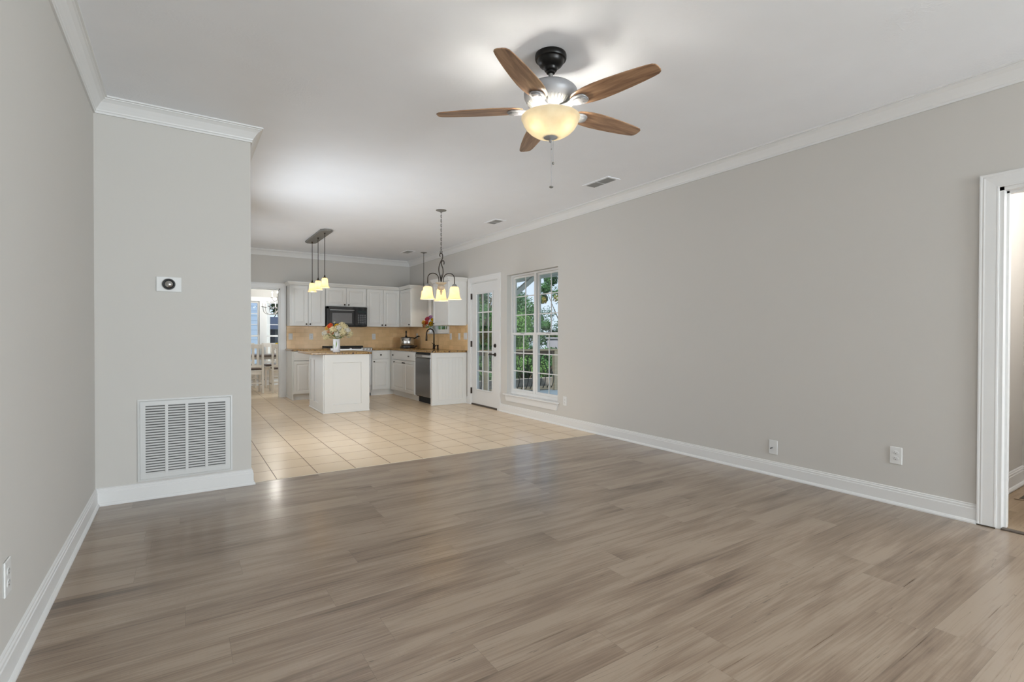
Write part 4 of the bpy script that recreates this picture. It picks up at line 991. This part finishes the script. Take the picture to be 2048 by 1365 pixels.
for (off, z0, z1, w_) in ((.008, .06, .175, .007), (-.035, .05, .12, .005)):
    pts = []
    n_ = 9
    for i in range(n_+1):
        t = i/n_; z = z0+(z1-z0)*t; uu = off+.010*math.sin(t*2.6); wdt = w_*math.sin(PI*min(1, t*.9+.08))
        for s in (-1, 1):
            u = uu+s*wdt; dpt = math.sqrt(max(0, .0550**2-u*u)); pts.append(tuple(rx*u-ry*dpt+Vector((0, 0, z))))
    b.add(pts, [(2*i, 2*i+1, 2*i+3, 2*i+2) for i in range(n_)])
b.build('leaf_print', 'greenpaint', v)
b = MB(); b.sm = True; hp = [ry*.05+Vector((0, 0, .17)), ry*.085+Vector((0, 0, .165)), ry*.092+Vector((0, 0, .11)), ry*.08+Vector((0, 0, .06)), ry*.052+Vector((0, 0, .045))]; b.tube(smoothpts(hp), .006, n=8); b.build('handle', 'porcelain', v)
mouth = VP+Vector((0, 0, .19)); bot = VP+Vector((0, 0, .02))
def isf(u, d, z): return VP+rx*u+ry*d+Vector((0, 0, z))
spec = [('ranunculus', 'deep orange ranunculus in the island pitcher', None, 'orange', .046, 'cup', -.088, -.03, .400),
        ('rose', 'leftmost pale yellow rose beside the orange ranunculus', None, 'yellow', .042, 'cup', -.140, 0, .370),
        ('rose', 'golden rose at the middle top of the island bouquet', None, 'gold', .040, 'cup', .015, -.02, .400),
        ('rose', 'small peach rose low between the island bouquet blooms', None, 'peach', .026, 'cup', -.098, -.05, .310),
        ('rose', 'peach rose bud below the golden rose', None, 'peach', .024, 'cup', -.030, -.06, .285),
        ('flower_spray', 'single white bud standing tallest in the island bouquet', None, 'white', .016, 'cup', -.038, .02, .455)]
hyd = [(-.165, -.02, .275), (-.130, -.05, .225), (-.02, -.07, .335), (.055, -.05, .36), (.085, .0, .405), (.135, -.02, .375), (.175, -.03, .325), (.205, .0, .275), (.12, -.06, .30), (.04, -.08, .265), (.07, .05, .34), (-.06, .05, .33), (.165, .05, .27)]
for s_ in spec: flower(s_[0], s_[1], s_[2], s_[3], s_[4], s_[5], isf(*s_[6:9]), mouth, bot)
for i, (u, d_, z) in enumerate(hyd):
    flower('hydrangea', 'cream clustered hydrangea head in the island pitcher', 'cream hydrangeas in the island pitcher', 'cream' if i % 3 else 'white', random.uniform(.050, .064), 'cluster', isf(u, d_, z), mouth, bot)
b = MB()
for k in range(46):
    a = random.random()*2*PI; rr = random.uniform(.02, .17); P = isf(math.cos(a)*rr, math.sin(a)*.08, random.uniform(.20, .30)); d = Vector((math.cos(a), math.sin(a), random.uniform(-.5, .6))).normalized(); L_ = random.uniform(.035, .06); sd = d.cross(Vector((.1, .2, 1))).normalized()*L_*.28
    b.add([P-VP, P-VP+d*L_*.5+sd, P-VP+d*L_, P-VP+d*L_*.5-sd], [(0, 1, 2, 3)])
o = b.build('greenery', 'potgreen', None, loc=VP); tag(o, 'green filler leaves around the island bouquet', 'leaves', kind='stuff')

VS = Vector((4.055, 9.03, KW[2]))
v = thing('vase', 'small white vase on the sink window sill', 'vase', VS)
b = MB(); b.lathe([(0, 0), (.022, 0), (.028, .03), (.026, .07), (.016, .095), (.019, .11), (.016, .11), (.013, .095), (0, .02)], n=24); b.build('vase_body', 'porcelain', v, True)
mouth = VS+Vector((0, 0, .105)); bot = VS+Vector((0, 0, .02))
sill = [('pink', .040, 'cup', -.045, -.05, .26, 'tulip', 'large pink bloom in the window sill vase'), ('lilac', .034, 'cup', .015, -.02, .30, 'tulip', 'lilac bloom at the top of the window sill vase'),
        ('orange', .034, 'cup', -.06, -.07, .19, 'lily', 'small orange bloom under the pink one by the sink window'), ('gold', .038, 'cup', .03, -.07, .17, 'lily', 'bright yellow bloom at the front of the sill bouquet'),
        ('gold', .030, 'cup', .06, -.05, .25, 'lily', 'upper right yellow bloom of the sill bouquet'), ('yellow', .034, 'cup', -.115, -.05, .195, 'lily', 'golden bloom at the far left of the sill bouquet'),
        ('white', .030, 'cluster', .09, -.04, .28, 'baby_breath', 'white spray at the right top of the sill bouquet'), ('peach', .030, 'cup', -.10, -.06, .13, 'lily', 'peach bloom hanging low left in the sill bouquet')]
for key, r_, kind, u, d_, z, nm, lb in sill:
    flower(nm, lb, None, key, r_*1.25, kind, VS+rx*u+ry*d_+Vector((-.02, 0, z)), mouth, bot)
b = MB()
for k in range(40):
    a = random.random()*2*PI; rr = random.uniform(.02, .12); P = rx*math.cos(a)*rr+ry*(-.04+math.sin(a)*.02)+Vector((0, 0, random.uniform(.08, .2))); d = Vector((math.cos(a)*.8, -.3, random.uniform(-.5, .6))).normalized(); L_ = random.uniform(.03, .055); sd = d.cross(Vector((.1, .2, 1))).normalized()*L_*.28
    b.add([P, P+d*L_*.5+sd, P+d*L_, P+d*L_*.5-sd], [(0, 1, 2, 3)])
o = b.build('greenery', 'potgreen', None, loc=VS+Vector((-.03, 0, 0))); tag(o, 'green filler leaves around the window sill bouquet', 'leaves', kind='stuff')

# ------------------------------------------------------------------ electrical plates, vents, thermostat
def plate(name, label, cat, loc, n, kind='outlet', w=.072, h=.118, group=None):
    """n: 'x-' faces -x, 'x+' faces +x, 'y-' faces -y"""
    rz = {'y-': 0, 'x-': -PI/2, 'x+': PI/2}[n]
    t = thing(name, label, cat, loc, rz, group)
    b = MB(); b.box((-w/2, -.006, -h/2), (w/2, 0, h/2), .003); b.build('plate', 'plastic', t)
    if kind == 'outlet':
        for s in (-1, 1):
            b = MB(); b.lathe([(0, 0), (.017, 0), (.017, .0018), (.0155, .0025), (0, .0025)], n=24, M=Matrix.Translation((0, -.005, s*.0195)) @ Matrix.Rotation(PI/2, 4, 'X') @ Matrix.Diagonal((1, .82, 1, 1))); rc = b.build('receptacle', 'plastic', t, True)
            b = MB(); b.box((-.0075, -.0080, s*.0195+.001), (-.0055, -.0072, s*.0195+.009)); b.box((.0055, -.0080, s*.0195+.001), (.0075, -.0072, s*.0195+.008)); b.cyl((0, -.0080, s*.0195-.006), (0, -.0072, s*.0195-.006), .0027, n=10); b.build('slots', 'slot', rc)
    elif kind == 'switch':
        k = max(1, round(w/.05)-0) if w > .08 else 1
        for i in range(k):
            xx = (i-(k-1)/2)*.046; b = MB(); b.box((xx-.016, -.009, -.033), (xx+.016, -.005, .033), .002); b.build('rocker', 'plastic', t)
    elif kind == 'coax':
        b = MB(); b.sm = True; b.cyl((0, -.003, -.002), (0, -.018, -.002), .005, n=12); b.build('connector', 'chrome', t)
        b = MB(); b.sm = True; b.cyl((0, -.016, -.002), (-.008, -.034, -.006), .0045, n=10); b.build('cap', 'slot', t)
    return t
plate('wall_outlet', 'white duplex outlet on the right wall nearest the hall opening', 'outlet', (XR, 1.411, .337), 'x-')
plate('cable_outlet', 'white coaxial cable plate low on the right wall', 'outlet', (XR, 2.264, .235), 'x-', 'coax')
plate('wall_outlet', 'white outlet beside the tall window', 'outlet', (XR, 4.966, .322), 'x-')
plate('wall_outlet', 'white outlet on the left wall at the picture edge', 'outlet', (XL, 2.30, .346), 'x+')
for x, lb in ((1.709, 'white outlet plate on the backsplash nearest the dining doorway'), (2.077, 'white outlet plate on the backsplash just left of the flowers'), (3.30, 'white outlet plate on the backsplash right of the range')):
    plate('wall_outlet', lb, 'outlet', (x, YK-.012, 1.138), 'y-', 'outlet' if x > 2 else 'switch')
plate('wall_outlet', 'white outlet plate on the side backsplash behind the slow cooker', 'outlet', (XR-.012, 9.76, 1.148), 'x-')
plate('wall_outlet', 'white outlet plate on the side backsplash nearest the faucet', 'outlet', (XR-.012, 8.20, 1.146), 'x-', w=.075)
plate('light_switch', 'narrow white switch plate between two plates by the patio door', 'light switch', (XR-.012, 7.868, 1.146), 'x-', 'switch', w=.072)
plate('light_switch', 'wide white switch plate nearest the patio door', 'light switch', (XR-.012, 7.635, 1.152), 'x-', 'switch', w=.12)

t = thing('thermostat', 'round silver dial thermostat with black ring on white plate', 'thermostat', (-.077, YP, 1.515))
b = MB(); b.box((-.075, -.008, -.053), (.075, 0, .053), .003); b.build('plate', 'plastic', t)
MTH = Matrix.Rotation(PI/2, 4, 'X')
b = MB(); b.sm = True; b.lathe([(0, .008), (.0415, .008), (.0415, .014), (.039, .017), (0, .017)], n=40, M=MTH); b.build('bezel', 'plastic', t)
b = MB(); b.sm = True; b.lathe([(0, .017), (.0385, .017), (.0385, .024), (.036, .0265), (.0275, .0265), (.0275, .020), (0, .020)], n=40, M=MTH); b.build('dial_ring', 'iron', t)
b = MB(); b.sm = True; b.lathe([(0, .020), (.0272, .020), (.0255, .025), (0, .027)], n=40, M=MTH); b.build('display_face', 'chrome', t)

g = thing('return_air_grille', 'white return air grille with four louvred bays low on the partition wall', 'air vent', (.027, YP, .415))
W_, H_ = .279, .276
b = MB()
for vs, fs in sweep([(-W_, 0, -H_), (W_, 0, -H_), (W_, 0, H_), (-W_, 0, H_)], (0, -1, 0), [(-.010, 0), (-.010, .007), (0, .009), (.004, .004), (.006, .008), (.036, .008), (.036, 0)], closed=True):
    b.add(vs, fs)
for k in (1, 2, 3):
    xx = -W_+.036+(2*W_-.072)*k/4; b.box((xx-.009, -.009, -H_+.03), (xx+.009, -.001, H_-.03))
fixn(b.build('grille_frame', 'grille', g))
b = MB(); b.box((-W_+.03, -.0005, -H_+.03), (W_-.03, -.0001, H_-.03)); b.build('duct_opening', 'duct', g)
for k in range(4):
    xa = -W_+.036+(2*W_-.072)*k/4; xb = -W_+.036+(2*W_-.072)*(k+1)/4; b = MB()
    for i in range(26):
        z = -H_+.042+i*(2*H_-.08)/25.6
        b.add([(xa, -.0075, z-.006), (xb, -.0075, z-.006), (xb, -.001, z+.003), (xa, -.001, z+.003), (xa, -.0085, z-.005), (xb, -.0085, z-.005), (xb, -.002, z+.004), (xa, -.002, z+.004)], [(0, 1, 2, 3), (7, 6, 5, 4), (0, 4, 5, 1), (1, 5, 6, 2), (2, 6, 7, 3), (3, 7, 4, 0)])
    fixn(b.build('louvre_bay', 'grille', g))

def cvent(label, x0, x1, y0, y1):
    t = thing('ceiling_vent', label, 'air vent', ((x0+x1)/2, (y0+y1)/2, H)); a, c = (x1-x0)/2, (y1-y0)/2
    b = MB(); fr = .028
    for q in ((-a-fr, -c-fr, a+fr, -c), (-a-fr, c, a+fr, c+fr), (-a-fr, -c, -a, c), (a, -c, a+fr, c)): b.box((q[0], q[1], -.006), (q[2], q[3], 0))
    b.box((-a, -.004, -.008), (a, .004, -.001)); b.build('vent_frame', 'ceil', t)
    b = MB(); n_ = int(2*c/.016)
    for i in range(n_):
        yy = -c+(i+.5)*2*c/n_; b.box((-a, -.0055, -.0004), (a, .0055, .0004), 0, Matrix.Translation((0, yy, -.004)) @ Matrix.Rotation(R(-22 if yy > 0 else -35), 4, 'X'))
    b.build('louvres', 'ventgrey', t)
    b = MB(); b.box((-a, -c, -.0012), (a, c, -.0004)); b.build('duct_opening', 'duct', t)
cvent('long grey louvred ceiling vent between the fan and the right wall', 3.553, 3.672, 3.66, 3.985)
cvent('louvred ceiling vent right of the chandelier chain', 3.565, 3.690, 5.82, 6.06)
cvent('louvred ceiling vent left of the sink pendant', 3.50, 3.62, 8.85, 9.12)
t = thing('floor_register', 'brown floor register in the side hall', 'air vent', (5.12, .93, -.003))
b = MB(); b.box((-.17, -.075, 0), (.17, .075, .004), .002); b.build('register_frame', 'hallfloor', t)
b = MB()
for i in range(16): b.box((-.14+i*.018, -.05, .003), (-.128+i*.018, .05, .007))
b.build('slats', 'register', t)
b = MB(); b.box((-.145, -.052, .0035), (.145, .052, .005)); b.build('duct_opening', 'dark', t)

# ------------------------------------------------------------------ dining room
def make_chair(label):
    t = thing('dining_chair', label, 'chair', group='dining chairs around the dark table')
    W2 = .215
    for s in (-1, 1):
        b = MB(); b.box((s*W2-.020, -.02, 0), (s*W2+.020, .02, .46), .003); b.box((s*W2-.020, -.02, .44), (s*W2+.020, .015, .985), .003); b.build('leg', 'chair', t)
        b = MB(); b.box((s*(W2-.008)-.019, .38, 0), (s*(W2-.008)+.019, .418, .45), .003); b.build('leg', 'chair', t)
    b = MB(); b.box((-W2-.02, -.02, .44), (W2+.02, .425, .47), .006); b.box((-W2, .0, .38), (W2, .02, .44)); b.box((-W2, .39, .38), (W2, .41, .44)); b.build('seat', 'chair', t)
    b = MB(); b.box((-W2+.01, .01, .47), (W2-.01, .41, .50), .014); b.build('cushion', 'cush', t)
    b = MB(); b.box((-W2-.02, -.018, .90), (W2+.02, .014, .985), .006); b.build('top_rail', 'chair', t)
    b = MB(); b.box((-W2, -.012, .52), (W2, .012, .57), .003); b.build('lower_rail', 'chair', t)
    for k in range(4):
        xx = -W2+(k+1)*2*W2/5; b = MB(); b.box((xx-.022, -.008, .56), (xx+.022, .008, .91), .002); b.build('slat', 'chair', t)
    b = MB(); b.box((-W2, -.01, .20), (W2, .01, .225)); b.box((-W2, .39, .26), (W2, .41, .285)); b.box((-W2-.008, 0, .16), (-W2+.008, .4, .185)); b.box((W2-.008, 0, .16), (W2+.008, .4, .185)); b.build('stretcher', 'chair', t)
    return t
c1 = make_chair('whitewashed slat back chair seen at the left of the doorway'); c1.location = (1.125, 11.06, 0)
dup(c1, (1.735, 11.06, 0), 0, 'whitewashed slat back chair half hidden at the right of the doorway')
dup(c1, (1.14, 12.72, 0), PI, 'whitewashed chair across the dining table on the left')
dup(c1, (1.76, 12.72, 0), PI, 'whitewashed chair across the dining table on the right')
t = thing('dining_table', 'dark topped dining table beyond the doorway', 'table', (1.4, 11.86, 0))
b = MB(); b.box((-.95, -.42, .715), (.95, .42, .755), .004); b.build('tabletop', 'table', t)
b = MB(); b.box((-.85, -.34, .66), (.85, .34, .715)); b.build('apron', 'chair', t)
for sx in (-1, 1):
    for sy in (-1, 1): b = MB(); b.box((sx*.82-.04, sy*.31-.04, 0), (sx*.82+.04, sy*.31+.04, .70), .006); b.build('leg', 'chair', t)
t = thing('potted_plant', 'small leafy plant with yellow flowers on the dining table', 'plant', (1.72, 11.66, .755))
b = MB(); b.sm = True; b.lathe([(0, 0), (.04, 0), (.055, .09), (.05, .09), (0, .08)], n=20); b.build('pot', 'black', t)
b = MB()
for k in range(90):
    d = Vector((random.gauss(0, 1), random.gauss(0, 1), random.uniform(.2, 2))).normalized(); P = Vector((0, 0, .08))+d*random.uniform(.03, .13); L_ = .04; sd = d.cross(Vector((.3, .1, .8))).normalized()*.012
    b.add([P, P+d*L_*.5+sd, P+d*L_, P+d*L_*.5-sd], [(0, 1, 2, 3)])
b.build('foliage', 'potgreen', t)
b = MB()
for k in range(12): a = random.random()*6.28; rr = random.uniform(.02, .09); b.ball((rr*math.cos(a), rr*math.sin(a), random.uniform(.17, .24)), .014, 8)
b.build('blooms', FM['gold'], t)

DC = (1.735, 11.80)
dc = thing('dining_chandelier', 'two tier nickel chandelier with lit candle bulbs over the dining table', 'chandelier', (DC[0], DC[1], 0))
b = MB(); b.sm = True; b.lathe([(0, 1.56), (.012, 1.565), (.022, 1.585), (.012, 1.60), (.018, 1.64), (.028, 1.68), (.016, 1.72), (.010, 1.76), (.010, 1.92), (.024, 1.95), (.012, 1.98), (.010, 2.2), (0, 2.2)], n=20); b.build('column', 'nickel2', dc)
b = MB(); b.sm = True; b.tube([(0, 0, 2.2), (0, 0, H-.02)], .005, n=8); b.lathe([(0, -.03), (.03, -.025), (.06, -.008), (.06, 0), (0, 0)], (0, 0, H), 24); b.build('hanging_rod', 'nickel2', dc)
aL = math.atan2(-rt.y, -rt.x)
def darm(a, rr, zc, zh, zs):
    u = Vector((math.cos(a), math.sin(a), 0)); P = [u*.012+Vector((0, 0, zh)), u*rr*.35+Vector((0, 0, zs+.01)), u*rr*.7+Vector((0, 0, zs)), u*rr*.95+Vector((0, 0, zs+.05)), u*rr+Vector((0, 0, zc))]
    b = MB(); b.sm = True; b.tube(smoothpts(P), .006, n=8); ar = b.build('arm', 'nickel2', dc)
    b = MB(); b.sm = True; b.lathe([(0, 0), (.018, 0), (.032, .010), (.032, .014), (.012, .014), (.012, .02), (0, .02)], (u.x*rr, u.y*rr, zc-.004), 18); b.build('bobeche', 'nickel2', ar)
    b = MB(); b.cyl((u.x*rr, u.y*rr, zc+.01), (u.x*rr, u.y*rr, zc+.09), .0095, n=12); b.build('candle_sleeve', 'candle', ar)
    b = MB(); b.sm = True; b.ball((u.x*rr, u.y*rr, zc+.112), .011, 10, (1, 1, 2)); b.build('bulb', 'flame', ar)
for k in range(8): darm(aL+.16+k*2*PI/8-.32, .30, 1.765, 1.70, 1.615)
for k in range(4): darm(aL+.35+k*PI/2, .12, 1.97, 1.93, 1.90)
light('bulb_light', 'POINT', (0, 0, 2.12), 30, (1, .95, .88), .12, parent=dc)

# ------------------------------------------------------------------ outdoors
random.seed(3)
b = MB(); b.box((XO+.01, -12, -1.75), (45, 45, -1.55)); tag(b.build('lawn', 'ground'), 'green lawn below the deck', 'lawn', kind='stuff')
b = MB(); b.box((-20, 13.3, -.5), (XO, 45, -.35)); tag(b.build('lawn', 'ground'), 'green lawn outside the dining window', 'lawn', kind='stuff')
dk = thing('deck', 'weathered wood deck outside the patio door', 'deck')
b = MB()
for k in range(28): y = 4.65+k*.143; b.box((XO, y, -.045), (8.6, y+.137, -.012))
b.build('deck_boards', 'deckfloor', dk)
b = MB(); b.box((XO, 4.6, -.30), (8.6, 4.65, -.02)); b.box((XO, 8.66, -.30), (8.6, 8.70, -.02)); b.box((8.56, 4.6, -.30), (8.6, 8.7, -.02)); b.build('rim_joist', 'deckwood', dk)
for px, py in ((4.4, 8.6), (8.5, 8.6), (8.5, 4.75), (6.4, 8.6)): b = MB(); b.box((px-.045, py-.045, -1.55), (px+.045, py+.045, -.045)); b.build('support_post', 'deckwood', dk)
rl = thing('deck_railing', 'treated wood deck railing with curved black iron balusters', 'railing')
b = MB(); b.box((XO+.05, 8.52, .845), (8.55, 8.66, .88), .006); b.build('top_rail', 'deckwood', rl)
b = MB(); b.box((XO+.05, 8.565, .76), (8.55, 8.60, .845)); b.build('under_rail', mat('dark_stained_rail', (.13, .085, .055), .7), rl)  # under rail coloured a darker brown than the top rail
b = MB(); b.box((XO+.05, 8.57, .02), (8.55, 8.60, .09)); b.build('bottom_rail', 'deckwood', rl)
posts = (4.32, 5.04, 6.78, 8.48)
for x in posts: b = MB(); b.box((x-.046, 8.54, -.01), (x+.046, 8.63, .845), .004); b.build('post', 'deckwood', rl)
x = 4.42; bal = None
while x < 8.45:
    if all(abs(x-p) > .07 for p in posts):
        if bal is None:
            b = MB(); b.sm = True; pts = [(0, -.02-.055*math.sin(t*2*PI)*(.6+.4*t)*1.0-.0, .05+.75*t) for t in [i/14 for i in range(15)]]
            pts = [(.035*math.sin((z-.05)/.75*2*PI), y_, z) for (_, y_, z) in pts]
            b.tube(pts, .0085, n=8); bal = b.build('baluster', 'iron', rl, loc=(x, 8.58, 0))
        else:
            o = bal.copy(); C.objects.link(o); o.location = (x, 8.58, 0)
    x += .112
pr = thing('porch_roof', 'grey porch roof with diagonal brace over the deck', 'porch roof')
b = MB(); b.box((XO+.01, 4.4, 2.42), (6.4, 9.6, 2.50)); b.build('soffit', 'soffit', pr)
b = MB(); b.box((6.4, 4.4, 2.40), (6.5, 9.6, 2.60)); b.box((XO+.01, 9.6, 2.40), (6.5, 9.7, 2.60)); b.build('fascia', 'soffit', pr)
b = MB(); b.box((-.045, -.045, -.62), (.045, .045, .60), 0, Matrix.Translation((5.88, 8.44, 2.20)) @ Matrix.Rotation(R(52), 4, 'Y')); b.build('diagonal_brace', 'soffit', pr)
b = MB(); b.box((5.30, 8.395, -.01), (5.40, 8.485, 2.42)); b.build('roof_post', 'soffit', pr)
b = MB(); b.box((4.6, 11.2, -1.55), (9.9, 11.45, -.02)); tag(b.build('stone_border', 'conc'), 'low grey stone border beyond the deck railing', 'stone border')
nb = thing('neighbor_house', 'grey walled outbuilding past the deck seen in the right window', 'house', (9.75, 12.75, 0), R(-37))
b = MB(); b.box((0, 0, -1.55), (4, 2.4, 1.08)); b.build('house_wall', 'nbgrey', nb)
b = MB(); b.box((-.05, -.05, 1.08), (4.05, 2.45, 1.12)); b.build('roof', 'nbgrey', nb)
bw = thing('blue_house_wing', 'blue lap sided wing outside the dining window', 'house')
b = MB(); b.box((-3, 15.2, -.35), (1.92, 19, 3.2)); b.build('siding_wall', 'siding', bw)
b = MB(); b.box((1.92, 15.15, -.35), (2.02, 15.25, 3.2)); b.build('corner_board', 'trim', bw)
sh = thing('shed', 'dark blue shed beyond the dining window', 'shed')
b = MB(); b.box((2.35, 16.6, -.35), (4.2, 18.5, 1.35)); b.build('shed_wall', 'nbgrey', sh)
b = MB(); b.add([(2.2, 16.4, 1.35), (4.4, 16.4, 1.35), (4.4, 18.7, 1.35), (2.2, 18.7, 1.35), (2.2, 17.5, 1.75), (4.4, 17.5, 1.75)], [(3, 2, 1, 0), (0, 1, 5, 4), (2, 3, 4, 5), (0, 4, 3), (1, 2, 5)]); b.build('roof', 'nbgrey', sh)

def tree(label, x, y, z0, h, r, m, n=5200, ls=.16, low=.0):
    n = int(n*2.6)
    t = thing('tree', label, 'tree', (x, y, z0), group='leafy trees around the deck')
    b = MB(); b.sm = True; b.tube([(0, 0, 0), (.05, .03, h*.4), (0, .1, h*.8)], .09, n=8, r_end=.02)
    cl = []
    for k in range(34):
        a = random.random()*2*PI; zz = random.uniform(low, 1); rr = r*math.sqrt(random.random())*math.sin(PI*(.12+.8*zz))*1.05
        c_ = Vector((rr*math.cos(a), rr*math.sin(a), h*(.12+.86*zz))); cl.append((c_, random.uniform(.45, .95)*r*.38))
        if k % 3 == 0: b.tube([(0, .03, c_.z*.6), c_], .028, n=5, r_end=.008)
    b.build('trunk', 'bark', t)
    b = MB()
    for k in range(n):
        c_, cr_ = random.choice(cl); d = Vector((random.gauss(0, 1), random.gauss(0, 1), random.gauss(0, .8))).normalized()
        P = c_+d*cr_*random.uniform(.55, 1.05); nn = (d+Vector((random.gauss(0, .5), random.gauss(0, .5), random.gauss(.4, .5)))).normalized()
        u = nn.cross(Vector((random.gauss(0, 1), random.gauss(0, 1), random.gauss(0, 1)))).normalized(); v_ = nn.cross(u); s = ls*random.uniform(.6, 1.2)
        b.add([P-u*s*.5, P-v_*s*.32+u*s*.05, P+u*s*.55, P+v_*s*.32+u*s*.05], [(0, 1, 2, 3)])
    b.build('foliage', m, t)
G = 'leafy tree among the thicket beyond the deck railing'
for (x, y, h, r, m, low, n_) in ((8.5, 13.0, 3.3, 1.25, 'leafB', 0, 6500), (10.2, 17.2, 4.2, 1.5, 'leafB', 0, 6000), (12.4, 19.0, 4.6, 1.7, 'leafA', 0, 7000), (15.2, 21.8, 5.0, 2.0, 'leafC', 0, 5200), (12.9, 22.6, 5.3, 1.7, 'leafC', 0, 5200),
                             (14.1, 17.2, 7.6, 1.25, 'leafA', .1, 9500), (7.6, 13.1, 6.0, 1.0, 'leafA', 0, 7000), (6.0, 13.4, 5.0, 1.1, 'leafB', 0, 6000), (7.4, 18.5, 6.0, 1.8, 'leafC', 0, 6000), (5.2, 16.0, 6.0, .9, 'leafA', 0, 5200), (9.6, 20.5, 5.0, 1.3, 'leafA', 0, 5200), (17.6, 14.5, 7.0, 1.9, 'leafA', 0, 4000)):
    tree(G, x, y, -1.55, h, r, m, n=n_, ls=.062 if y < 14.5 else .095, low=low)
for (x, y) in ((5.6, 12.35), (6.6, 12.3), (7.6, 12.2), (8.55, 12.3), (9.45, 12.3)):
    t_ = tree('leafy shrub behind the stone border', x, y, -1.55, 2.3, .55, 'leafA' if int(x) % 2 else 'leafB', n=2600, ls=.10); 
for o in bpy.data.objects:
    if o.get('label') == 'leafy shrub behind the stone border': o.name = 'shrub'; o['category'] = 'shrub'; o['group'] = 'shrubs behind the stone border'
G2 = 'leafy tree outside the dining room window'
for (x, y, h, r) in ((2.6, 20.8, 4.4, 1.3), (4.9, 21.4, 4.8, 1.3), (.6, 23.0, 5.0, 1.3)):
    t_ = tree(G2, x, y, -.35, h, r, 'leafA', n=3500, ls=.22)
for o in bpy.data.objects:
    if o.name.startswith('tree') and o.get('label') == G2: o['group'] = 'trees outside the dining window'
